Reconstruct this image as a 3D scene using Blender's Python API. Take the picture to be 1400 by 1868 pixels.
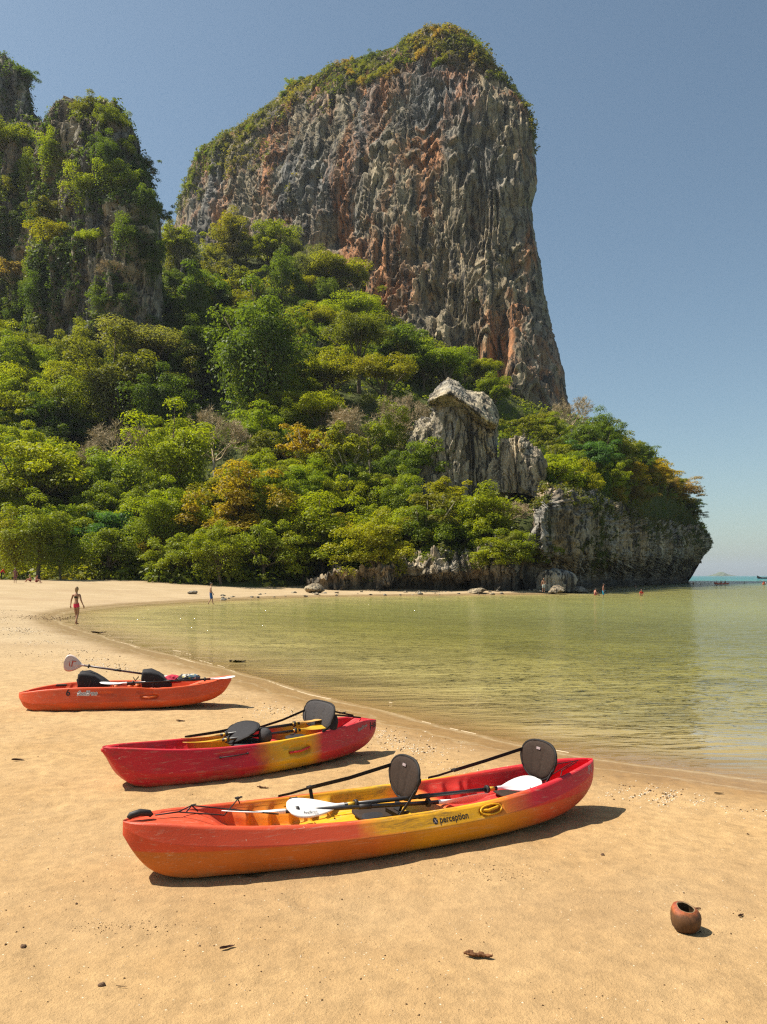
import bpy, bmesh, math, random
import numpy as np
from mathutils import Vector, Matrix
from mathutils.bvhtree import BVHTree

R = math.radians
scene = bpy.context.scene
COL = scene.collection
for o in list(bpy.data.objects):
    bpy.data.objects.remove(o)

# ------------------------------------------------------------------ camera, sky, sun, exposure
HC = 2.35            # eye height above the water
F = 1349.0           # focal length in photo pixels (photo 1400 x 1868)
cam_d = bpy.data.cameras.new("camera")
cam = bpy.data.objects.new("camera", cam_d)
COL.objects.link(cam)
scene.camera = cam
cam.location = (0, 0, HC)
cam.rotation_euler = (R(90), 0, 0)
cam_d.sensor_fit = 'VERTICAL'
cam_d.sensor_height = 36.0
cam_d.sensor_width = 27.0
cam_d.lens = 36.0 * F / 1868.0
cam_d.shift_y = 116.0 / 1868.0
cam_d.clip_start = 0.1
cam_d.clip_end = 40000

SUN_EL = R(57)
SUN_AZ = R(-81)      # measured from +Y, negative = to the left
world = bpy.data.worlds.new("World")
scene.world = world
world.use_nodes = True
wn = world.node_tree
wn.nodes.clear()
w_out = wn.nodes.new("ShaderNodeOutputWorld")
w_bg = wn.nodes.new("ShaderNodeBackground")
w_sky = wn.nodes.new("ShaderNodeTexSky")
w_sky.sky_type = 'NISHITA'
w_sky.sun_disc = False
w_sky.sun_elevation = SUN_EL
w_sky.sun_rotation = SUN_AZ
w_sky.altitude = 0
w_sky.air_density = 1.0
w_sky.dust_density = 1.0
w_sky.ozone_density = 1.0
w_hsv = wn.nodes.new("ShaderNodeHueSaturation")
w_hsv.inputs['Saturation'].default_value = 0.92
w_bg.inputs['Strength'].default_value = 0.074
wn.links.new(w_sky.outputs[0], w_hsv.inputs['Color'])
w_tint = wn.nodes.new("ShaderNodeMix"); w_tint.data_type = 'RGBA'; w_tint.blend_type = 'MULTIPLY'
w_tint.inputs[0].default_value = 1.0; w_tint.inputs[7].default_value = (0.90, 0.99, 0.93, 1)
wn.links.new(w_hsv.outputs[0], w_tint.inputs[6])
wn.links.new(w_tint.outputs[2], w_bg.inputs['Color'])
wn.links.new(w_bg.outputs[0], w_out.inputs['Surface'])

sun_d = bpy.data.lights.new("sun", 'SUN')
sun_d.energy = 4.9
sun_d.angle = R(0.53)
sun_d.color = (1.0, 0.93, 0.82)
sun = bpy.data.objects.new("sun", sun_d)
COL.objects.link(sun)
sun_dir = Vector((math.sin(SUN_AZ) * math.cos(SUN_EL), math.cos(SUN_AZ) * math.cos(SUN_EL), math.sin(SUN_EL)))
sun.rotation_euler = sun_dir.to_track_quat('Z', 'Y').to_euler()
sun.location = (0, 0, 300)

scene.view_settings.view_transform = 'Standard'
scene.view_settings.look = 'None'
scene.view_settings.gamma = 1.0
scene.view_settings.exposure = 0.74
scene.view_settings.use_curve_mapping = False
scene.render.engine = 'CYCLES'
cy = scene.cycles
cy.use_denoising = False
try:
    cy.denoiser = 'OPENIMAGEDENOISE'
    cy.denoising_input_passes = 'RGB_ALBEDO_NORMAL'
    cy.denoising_prefilter = 'ACCURATE'
except Exception:
    pass
cy.max_bounces = 6
cy.diffuse_bounces = 3
cy.glossy_bounces = 3
cy.transmission_bounces = 4
cy.transparent_max_bounces = 8
cy.volume_bounces = 0
cy.use_adaptive_sampling = True
cy.adaptive_threshold = 0.01
cy.filter_width = 1.25
cy.caustics_reflective = False
cy.caustics_refractive = False

# ------------------------------------------------------------------ helpers
def P(px, py, Y):
    """world point seen at photo pixel (px, py) at distance Y"""
    return Vector(((px - 700.0) / F * Y, Y, HC - (py - 1050.0) / F * Y))

def tag(o, label=None, cat=None, group=None, kind=None):
    if label: o['label'] = label
    if cat: o['category'] = cat
    if group: o['group'] = group
    if kind: o['kind'] = kind
    return o

def link(name, me, mat=None, parent=None):
    o = bpy.data.objects.new(name, me)
    COL.objects.link(o)
    if mat is not None:
        me.materials.append(mat)
    if parent is not None:
        o.parent = parent
    return o

def empty(name, loc=(0, 0, 0), rz=0.0, label=None, cat=None, group=None):
    o = bpy.data.objects.new(name, None)
    COL.objects.link(o)
    o.location = loc
    o.rotation_euler = (0, 0, rz)
    o.empty_display_size = 0.2
    return tag(o, label, cat, group)

def fast_mesh(name, verts, faces, smooth=False, attrs=None):
    """verts (N,3), faces (M,k) with constant k"""
    verts = np.asarray(verts, dtype=np.float32)
    faces = np.asarray(faces, dtype=np.int32)
    me = bpy.data.meshes.new(name)
    k = faces.shape[1]
    me.vertices.add(len(verts))
    me.vertices.foreach_set("co", verts.ravel())
    me.loops.add(faces.size)
    me.loops.foreach_set("vertex_index", faces.ravel())
    me.polygons.add(len(faces))
    me.polygons.foreach_set("loop_start", np.arange(0, faces.size, k, dtype=np.int32))
    me.polygons.foreach_set("loop_total", np.full(len(faces), k, dtype=np.int32))
    if smooth:
        me.polygons.foreach_set("use_smooth", np.ones(len(faces), dtype=bool))
    if attrs:
        for an, av in attrs.items():
            a = me.attributes.new(an, 'FLOAT', 'POINT')
            a.data.foreach_set("value", np.asarray(av, dtype=np.float32).ravel())
    me.update()
    me.validate()
    return me

def grid_faces(nu, nv, wrap=False):
    i = np.arange(nu - 1)[:, None]
    jn = nv if wrap else nv - 1
    j = np.arange(jn)[None, :]
    a = i * nv + j
    b = i * nv + (j + 1) % nv
    c = (i + 1) * nv + (j + 1) % nv
    d = (i + 1) * nv + j
    return np.stack([a, b, c, d], -1).reshape(-1, 4)

def _hash(ix, iy, iz, seed):
    h = (ix * 374761393 + iy * 668265263 + iz * 2147483647 + seed * 1274126177) & 0xffffffff
    h = ((h ^ (h >> 13)) * 1274126177) & 0xffffffff
    h = ((h ^ (h >> 16)) * 2246822519) & 0xffffffff
    return ((h ^ (h >> 15)) & 0xffffff).astype(np.float64) / 0xffffff

def vnoise(p, seed=0):
    p = np.asarray(p, dtype=np.float64)
    i = np.floor(p).astype(np.int64)
    f = p - i
    f = f * f * f * (f * (f * 6 - 15) + 10)
    out = 0
    for dx in (0, 1):
        wx = f[:, 0] if dx else 1 - f[:, 0]
        for dy in (0, 1):
            wy = f[:, 1] if dy else 1 - f[:, 1]
            for dz in (0, 1):
                wz = f[:, 2] if dz else 1 - f[:, 2]
                out = out + wx * wy * wz * _hash(i[:, 0] + dx, i[:, 1] + dy, i[:, 2] + dz, seed)
    return out * 2 - 1

def fbm(p, octv=4, seed=0, gain=0.5, ridged=False):
    p = np.asarray(p, dtype=np.float64)
    a, s, tot = 1.0, 0.0, 0.0
    for k in range(octv):
        n = vnoise(p * (2.03 ** k) + 17.3 * k, seed + k * 13)
        if ridged:
            n = 1 - 2 * np.abs(n)
        s = s + a * n
        tot += a
        a *= gain
    return s / tot

def smooth(x, a, b):
    t = np.clip((x - a) / (b - a), 0, 1)
    return t * t * (3 - 2 * t)

def cr_weights(n_ctrl, n_out):
    """Catmull-Rom basis matrix (n_out, n_ctrl), ends clamped"""
    W = np.zeros((n_out, n_ctrl))
    u = np.linspace(0, n_ctrl - 1, n_out)
    for r, x in enumerate(u):
        i = min(int(x), n_ctrl - 2)
        t = x - i
        w = (-.5 * t + t * t - .5 * t ** 3, 1 - 2.5 * t * t + 1.5 * t ** 3, .5 * t + 2 * t * t - 1.5 * t ** 3, -.5 * t * t + .5 * t ** 3)
        for k in range(4):
            W[r, min(max(i - 1 + k, 0), n_ctrl - 1)] += w[k]
    return W

def net(ctrl, nu, nv):
    c = np.asarray(ctrl, dtype=np.float64)          # (C, R, 3)
    A = cr_weights(c.shape[0], nu)
    B = cr_weights(c.shape[1], nv)
    return np.einsum('ic,crk,jr->ijk', A, c, B)

def grid_normals(G):
    du = np.gradient(G, axis=0)
    dv = np.gradient(G, axis=1)
    n = np.cross(du, dv)
    n /= np.linalg.norm(n, axis=2, keepdims=True) + 1e-9
    return n

def tube(bm, pts, radii, seg=8, cap=True):
    """sweep a circle along pts into bm"""
    pts = [Vector(p) for p in pts]
    if not hasattr(radii, '__len__'):
        radii = [radii] * len(pts)
    rings = []
    up = Vector((0, 0, 1))
    for i, p in enumerate(pts):
        d = (pts[min(i + 1, len(pts) - 1)] - pts[max(i - 1, 0)])
        if d.length < 1e-9: d = Vector((0, 0, 1))
        d.normalize()
        a = up if abs(d.z) < 0.95 else Vector((1, 0, 0))
        s = d.cross(a).normalized()
        t = s.cross(d).normalized()
        rings.append([bm.verts.new(p + (s * math.cos(2 * math.pi * k / seg) + t * math.sin(2 * math.pi * k / seg)) * radii[i]) for k in range(seg)])
    for i in range(len(rings) - 1):
        for k in range(seg):
            f = bm.faces.new((rings[i][k], rings[i][(k + 1) % seg], rings[i + 1][(k + 1) % seg], rings[i + 1][k]))
            f.smooth = True
    if cap:
        bm.faces.new(rings[0][::-1])
        bm.faces.new(rings[-1])

def strip(bm, pts, side, w, th=0.003):
    """flat webbing along pts, side = width direction"""
    side = Vector(side).normalized()
    pts = [Vector(p) for p in pts]
    rows = []
    for i, p in enumerate(pts):
        d = (pts[min(i + 1, len(pts) - 1)] - pts[max(i - 1, 0)]).normalized()
        n = d.cross(side).normalized()
        rows.append([bm.verts.new(p + side * (w / 2) * a + n * th * b) for a, b in ((-1, -1), (1, -1), (1, 1), (-1, 1))])
    for i in range(len(rows) - 1):
        for k in range(4):
            bm.faces.new((rows[i][k], rows[i][(k + 1) % 4], rows[i + 1][(k + 1) % 4], rows[i + 1][k]))
    bm.faces.new(rows[0][::-1]); bm.faces.new(rows[-1])

def box(bm, c, s, rot=None, bevel=0.0):
    r = bmesh.ops.create_cube(bm, size=1.0)
    M = Matrix.Translation(Vector(c)) @ (rot.to_4x4() if rot is not None else Matrix.Identity(4)) @ Matrix.Diagonal(Vector((s[0], s[1], s[2], 1)))
    bmesh.ops.transform(bm, matrix=M, verts=r['verts'])
    if bevel:
        es = list({e for v in r['verts'] for e in v.link_edges})
        bmesh.ops.bevel(bm, geom=es, offset=bevel, segments=2, affect='EDGES')

def ball(bm, c, r, seg=12, rings=8, rot=None):
    rr = r if hasattr(r, '__len__') else (r, r, r)
    q = bmesh.ops.create_uvsphere(bm, u_segments=seg, v_segments=rings, radius=1.0)
    M = Matrix.Translation(Vector(c)) @ (rot.to_4x4() if rot is not None else Matrix.Identity(4)) @ Matrix.Diagonal(Vector((rr[0], rr[1], rr[2], 1)))
    bmesh.ops.transform(bm, matrix=M, verts=q['verts'])
    for v in q['verts']:
        for f in v.link_faces: f.smooth = True

def bm_obj(name, bm, mat, parent=None, smooth_all=False):
    me = bpy.data.meshes.new(name)
    bmesh.ops.recalc_face_normals(bm, faces=bm.faces)
    if smooth_all:
        for f in bm.faces: f.smooth = True
    bm.to_mesh(me); bm.free()
    return link(name, me, mat, parent)

# ------------------------------------------------------------------ materials
def new_mat(name):
    m = bpy.data.materials.new(name)
    m.use_nodes = True
    nt = m.node_tree
    nt.nodes.clear()
    out = nt.nodes.new("ShaderNodeOutputMaterial")
    return m, nt, out

def N(nt, typ, **kw):
    n = nt.nodes.new(typ)
    for k, v in kw.items():
        if k.startswith('i_'):
            n.inputs[k[2:].replace('_', ' ')].default_value = v
        else:
            setattr(n, k, v)
    return n

def L(nt, a, b):
    nt.links.new(a, b)

def ramp(nt, fac, stops, interp='LINEAR'):
    r = nt.nodes.new("ShaderNodeValToRGB")
    cr = r.color_ramp
    cr.interpolation = interp
    while len(cr.elements) > len(stops): cr.elements.remove(cr.elements[-1])
    while len(cr.elements) < len(stops): cr.elements.new(0.5)
    for e, (p, c) in zip(cr.elements, stops):
        e.position = p
        e.color = (c[0], c[1], c[2], 1) if hasattr(c, '__len__') else (c, c, c, 1)
    if fac is not None: L(nt, fac, r.inputs['Fac'])
    return r.outputs['Color']

def mixc(nt, fac, a, b, mode='MIX'):
    m = nt.nodes.new("ShaderNodeMix")
    m.data_type = 'RGBA'; m.blend_type = mode
    for s, v in ((0, fac), (6, a), (7, b)):
        if isinstance(v, (int, float)): m.inputs[s].default_value = v
        elif isinstance(v, (tuple, list)): m.inputs[s].default_value = (v[0], v[1], v[2], 1)
        else: L(nt, v, m.inputs[s])
    return m.outputs[2]

def mth(nt, op, a, b=None, c=None, clamp=False):
    m = nt.nodes.new("ShaderNodeMath")
    m.operation = op; m.use_clamp = clamp
    for i, v in enumerate((a, b, c)):
        if v is None: continue
        if isinstance(v, (int, float)): m.inputs[i].default_value = v
        else: L(nt, v, m.inputs[i])
    return m.outputs[0]

def noise(nt, vec, scale, detail=4, rough=0.55, dist=0.0, dim='3D'):
    n = nt.nodes.new("ShaderNodeTexNoise")
    n.noise_dimensions = dim
    n.inputs['Scale'].default_value = scale
    n.inputs['Detail'].default_value = detail
    n.inputs['Roughness'].default_value = rough
    n.inputs['Distortion'].default_value = dist
    if vec is not None: L(nt, vec, n.inputs['Vector'])
    return n.outputs['Fac']

def mapping(nt, vec, scale=(1, 1, 1), loc=(0, 0, 0), rot=(0, 0, 0)):
    m = nt.nodes.new("ShaderNodeMapping")
    m.inputs['Scale'].default_value = scale
    m.inputs['Location'].default_value = loc
    m.inputs['Rotation'].default_value = rot
    L(nt, vec, m.inputs['Vector'])
    return m.outputs[0]

def coords(nt, kind='Object'):
    return nt.nodes.new("ShaderNodeTexCoord").outputs[kind]

def wpos(nt):
    return nt.nodes.new("ShaderNodeNewGeometry").outputs['Position']

def attr(nt, name):
    a = nt.nodes.new("ShaderNodeAttribute"); a.attribute_name = name
    return a.outputs['Fac']

def bump(nt, h, strength=0.3, dist=0.02):
    b = nt.nodes.new("ShaderNodeBump")
    b.inputs['Strength'].default_value = strength
    b.inputs['Distance'].default_value = dist
    L(nt, h, b.inputs['Height'])
    return b.outputs[0]

def princ(nt, out, color=None, rough=0.5, normal=None, spec=0.5, **kw):
    p = nt.nodes.new("ShaderNodeBsdfPrincipled")
    if color is not None:
        if isinstance(color, (tuple, list)): p.inputs['Base Color'].default_value = (color[0], color[1], color[2], 1)
        else: L(nt, color, p.inputs['Base Color'])
    if isinstance(rough, (int, float)): p.inputs['Roughness'].default_value = rough
    else: L(nt, rough, p.inputs['Roughness'])
    p.inputs['Specular IOR Level'].default_value = spec
    if normal is not None: L(nt, normal, p.inputs['Normal'])
    L(nt, p.outputs[0], out.inputs['Surface'])
    return p

def simple(name, color, rough=0.5, var=0.15, scale=20, spec=0.4, bstr=0.1, bdist=0.004):
    m, nt, out = new_mat(name)
    c = coords(nt)
    n = noise(nt, c, scale, 5, 0.6)
    lo = tuple(x * (1 - var) for x in color); hi = tuple(min(1, x * (1 + var)) for x in color)
    col = ramp(nt, n, [(0.3, lo), (0.7, hi)])
    princ(nt, out, col, rough, bump(nt, n, bstr, bdist), spec)
    return m

def leaf_mat(name, use_obj=True, base=(0.06, 0.10, 0.02), warm=(0.16, 0.13, 0.03), transl=0.5):
    """leaves: diffuse + light shining through; 'tint' varies hue and lightness from leaf to leaf, painting in highlights"""
    m, nt, out = new_mat(name)
    t = attr(nt, 'tint')
    if use_obj:
        oi = nt.nodes.new("ShaderNodeObjectInfo").outputs['Color']
    else:
        oi = mixc(nt, 0.0, base, base)
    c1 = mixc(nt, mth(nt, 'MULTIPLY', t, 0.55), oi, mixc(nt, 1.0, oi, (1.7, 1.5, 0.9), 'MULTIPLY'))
    if not use_obj:
        c1 = mixc(nt, ramp(nt, t, [(0.45, 0.0), (0.95, 1.0)]), oi, warm)
    d = nt.nodes.new("ShaderNodeBsdfDiffuse"); L(nt, c1, d.inputs['Color'])
    tr = nt.nodes.new("ShaderNodeBsdfTranslucent")
    L(nt, mixc(nt, 1.0, c1, (1.55, 1.55, 0.5), 'MULTIPLY'), tr.inputs['Color'])
    mx = nt.nodes.new("ShaderNodeMixShader"); mx.inputs[0].default_value = transl
    L(nt, d.outputs[0], mx.inputs[1]); L(nt, tr.outputs[0], mx.inputs[2])
    g = nt.nodes.new("ShaderNodeBsdfGlossy"); g.inputs['Roughness'].default_value = 0.45
    g.inputs['Color'].default_value = (1, 1, 1, 1)
    mg = nt.nodes.new("ShaderNodeMixShader"); mg.inputs[0].default_value = 0.012
    L(nt, mx.outputs[0], mg.inputs[1]); L(nt, g.outputs[0], mg.inputs[2])
    L(nt, mg.outputs[0], out.inputs['Surface'])
    return m

def rock_mat(name, grey=(0.205, 0.195, 0.172), tan=(0.33, 0.265, 0.165), rust=(0.43, 0.185, 0.075), dark=(0.045, 0.042, 0.037), k=1.0, rust_amt=0.5, tide=False):
    m, nt, out = new_mat(name)
    p = wpos(nt)
    warp = nt.nodes.new("ShaderNodeTexNoise"); warp.inputs['Scale'].default_value = 0.12 * k; warp.inputs['Detail'].default_value = 3; L(nt, p, warp.inputs['Vector'])
    q = mixc(nt, 1.0, p, mixc(nt, 1.0, warp.outputs['Color'], (4 / k, 4 / k, 4 / k), 'MULTIPLY'), 'ADD')
    streak = noise(nt, mapping(nt, q, (0.26 * k, 0.26 * k, 0.014 * k)), 1.0, 9, 0.66, 0.4)
    drip = noise(nt, mapping(nt, q, (0.62 * k, 0.62 * k, 0.022 * k), (9, 4, 2)), 1.0, 7, 0.68, 0.3)
    fine = noise(nt, mapping(nt, p, (2.4 * k, 2.4 * k, 0.7 * k)), 1.0, 7, 0.7, 0.6)
    blot = noise(nt, mapping(nt, p, (0.25 * k, 0.25 * k, 0.15 * k), (5, 5, 5)), 1.0, 8, 0.7, 0.5)
    big = noise(nt, mapping(nt, q, (0.034 * k, 0.034 * k, 0.014 * k)), 1.0, 5, 0.6, 0.5)
    big2 = noise(nt, mapping(nt, q, (0.042 * k, 0.042 * k, 0.014 * k), (31, 7, 3)), 1.0, 6, 0.65, 0.8)
    c = mixc(nt, ramp(nt, big, [(0.38, 0.0), (0.56, 1.0)]), grey, tan)
    c = mixc(nt, mth(nt, 'MULTIPLY', ramp(nt, big2, [(0.48, 0.0), (0.58, 1.0)]), rust_amt), c, rust)
    c = mixc(nt, 1.0, c, ramp(nt, streak, [(0.33, 0.36), (0.5, 0.95), (0.68, 1.45)]), 'MULTIPLY')
    c = mixc(nt, 1.0, c, ramp(nt, blot, [(0.28, 0.60), (0.5, 1.0), (0.72, 1.35)]), 'MULTIPLY')
    c = mixc(nt, mth(nt, 'MULTIPLY', ramp(nt, drip, [(0.43, 1.0), (0.50, 0.0)]), 0.92), c, dark)
    c = mixc(nt, mth(nt, 'MULTIPLY', ramp(nt, drip, [(0.62, 0.0), (0.74, 1.0)]), 0.5), c, mixc(nt, 0.5, tan, (0.5, 0.45, 0.36)))
    c = mixc(nt, 1.0, c, ramp(nt, fine, [(0.2, 0.62), (0.5, 1.0), (0.8, 1.32)]), 'MULTIPLY')
    if tide:                                     # tide-stained rock, with the notch's shadow darkened into the same band
        sz_ = nt.nodes.new("ShaderNodeSeparateXYZ"); L(nt, p, sz_.inputs[0])
        tz = mth(nt, 'ADD', sz_.outputs[2], mth(nt, 'MULTIPLY', mth(nt, 'SUBTRACT', blot, 0.5), 3.0))
        c = mixc(nt, mth(nt, 'MULTIPLY', ramp(nt, mth(nt, 'DIVIDE', tz, 4.0), [(0.25, 1.0), (0.75, 0.0)]), 0.8), c, (0.06, 0.052, 0.04))
    h = mth(nt, 'ADD', fine, mth(nt, 'MULTIPLY', streak, 1.6))
    h = mth(nt, 'ADD', h, mth(nt, 'MULTIPLY', drip, 1.2))
    princ(nt, out, c, 0.9, bump(nt, h, 0.8, 0.6 / k), 0.2)
    return m

# ------------------------------------------------------------------ shoreline, sand, water
SHORE = [(-0, 0)]
def _sh(px, py):
    Y = HC * F / (py - 1050.0)
    return ((px - 700.0) / F * Y, Y)
SHORE = [(90, -50), (40, -12), (14, 3.8), (8, 6.4)] + [_sh(*q) for q in (
    (1400, 1424), (1280, 1408), (1150, 1392), (1000, 1366), (900, 1345), (800, 1322), (700, 1296), (600, 1272), (480, 1238), (400, 1217), (330, 1199), (255, 1180),
    (200, 1164), (150, 1150), (112, 1135), (108, 1126), (130, 1117), (200, 1108), (300, 1100.5), (400, 1095), (480, 1091), (560, 1088.5),
    (660, 1087), (760, 1086), (900, 1084.5), (1000, 1082.5), (1060, 1079))] + [
    (32, 117), (38, 132), (52, 165), (72, 215), (96, 246), (106, 275), (90, 400), (60, 520), (-200, 640)]
LANDPOLY = SHORE + [(-420, 640), (-420, -80), (90, -80)]

def _smooth_poly(pts, n):
    pts = np.array(pts, float)
    seg = np.linalg.norm(np.diff(pts, axis=0), axis=1)
    A = cr_weights(len(pts), (len(pts) - 1) * n + 1)
    return A @ pts
SHORE_S = _smooth_poly(SHORE, 5)

def shore_dist(x, y):
    """signed distance to the water's edge, + on land"""
    p = np.stack([np.ravel(x), np.ravel(y)], 1)
    best = np.full(len(p), 1e9)
    for a, b in zip(SHORE_S[:-1], SHORE_S[1:]):
        ab = b - a
        t = np.clip(((p - a) @ ab) / (ab @ ab + 1e-12), 0, 1)
        d = np.linalg.norm(p - (a + t[:, None] * ab), axis=1)
        best = np.minimum(best, d)
    poly = np.vstack([SHORE_S, np.array(LANDPOLY[len(SHORE):], float)])
    inside = np.zeros(len(p), bool)
    j = len(poly) - 1
    for i in range(len(poly)):
        xi, yi = poly[i]; xj, yj = poly[j]
        c = ((yi > p[:, 1]) != (yj > p[:, 1])) & (p[:, 0] < (xj - xi) * (p[:, 1] - yi) / (yj - yi + 1e-12) + xi)
        inside ^= c
        j = i
    return np.where(inside, best, -best)

def sand_profile(d):
    land = np.where(d < 10, 0.30 * (1 - np.exp(-np.maximum(d, 0) / 2.5)) + 0.005 * d, np.minimum(0.3445 + 0.058 * (d - 10), 1.75))
    sea = np.maximum(0.032 * d, -1.1) + np.minimum(0, (d + 34) * 0.02)
    return np.where(d >= 0, land, np.maximum(sea, -7.0))

def axis(lo, hi, flo, fhi, step, grow=1.16):
    a = list(np.arange(flo, fhi + 1e-6, step))
    s, x = step, a[-1]
    while x < hi:
        s *= grow; x += s; a.append(x)
    s, x = step, a[0]
    left = []
    while x > lo:
        s *= grow; x -= s; left.append(x)
    return np.array(left[::-1] + a)

gx = axis(-9000, 9000, -6.5, 6.5, 0.06)
gy1 = axis(-300, 3, 2.6, 14.0, 0.05)
gy = np.concatenate([gy1[gy1 <= 14.0], np.arange(14.15, 40, 0.2), np.arange(40.5, 125, 1.0), axis(0, 12000, 125, 126, 1.5)[2:][axis(0, 12000, 125, 126, 1.5)[2:] > 126]])
gy = np.unique(np.round(gy, 4))
GX, GY = np.meshgrid(gx, gy, indexing='ij')
D = shore_dist(GX, GY).reshape(GX.shape)
GZ = sand_profile(D)
pp = np.stack([GX.ravel(), GY.ravel(), np.zeros(GX.size)], 1)
near = (smooth(D, 0.3, 1.6) * smooth(-np.abs(GX), -14, -6) * smooth(-GY, -20, -13)).ravel()
rel = np.zeros(GX.size)
mask = near > 0
q = pp[mask]
r_ = 0.014 * fbm(q * 0.9, 3, 3) + 0.007 * fbm(q * 3.3, 3, 5)
dm = fbm(q * 2.3 + 40, 2, 9)
r_ -= 0.014 * smooth(dm, 0.28, 0.55)                      # shallow trodden dimples
r_ += 0.0035 * fbm(q * 11, 2, 11)
rg_f = np.random.default_rng(4)
for trail in range(9):
    x0, y0, a0 = rg_f.uniform(-4, 4), rg_f.uniform(3.0, 10), rg_f.uniform(0, 6.28)
    for st_ in range(9):
        sd_ = 1 if st_ % 2 else -1
        cx, cy = x0 + math.cos(a0) * .62 * st_ - math.sin(a0) * .09 * sd_, y0 + math.sin(a0) * .62 * st_ + math.cos(a0) * .09 * sd_
        a0 += rg_f.normal() * .08
        dx_, dy_ = q[:, 0] - cx, q[:, 1] - cy
        u_ = (dx_ * math.cos(a0) + dy_ * math.sin(a0)) / .15; v_ = (-dx_ * math.sin(a0) + dy_ * math.cos(a0)) / .065
        e_ = np.sqrt(u_ * u_ + v_ * v_)
        r_ += (-0.013 * (1 - smooth(e_, .55, 1.05)) + 0.006 * np.exp(-((e_ - 1.25) / .3) ** 2)) * rg_f.uniform(.9, 1.8)
r_ += 0.006 * fbm(q * 6.5, 3, 12)
rel[mask] = r_ * near[mask]
GZ = GZ + rel.reshape(GX.shape)
far_rel = smooth(D, 1, 4) * smooth(GY, 12, 18) * smooth(-GY, -140, -110) * smooth(-np.abs(GX), -130, -90)
GZ = GZ + (far_rel.ravel() * 0.05 * fbm(pp * 0.35, 3, 21)).reshape(GX.shape)
sand_me = fast_mesh("sand", np.stack([GX, GY, GZ], -1).reshape(-1, 3), grid_faces(len(gx), len(gy)), True, {'shore': D.ravel()})
# faces were built with x major: flip so normals point up
sand_me.flip_normals() if sand_me.polygons[0].normal.z < 0 else None

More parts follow.
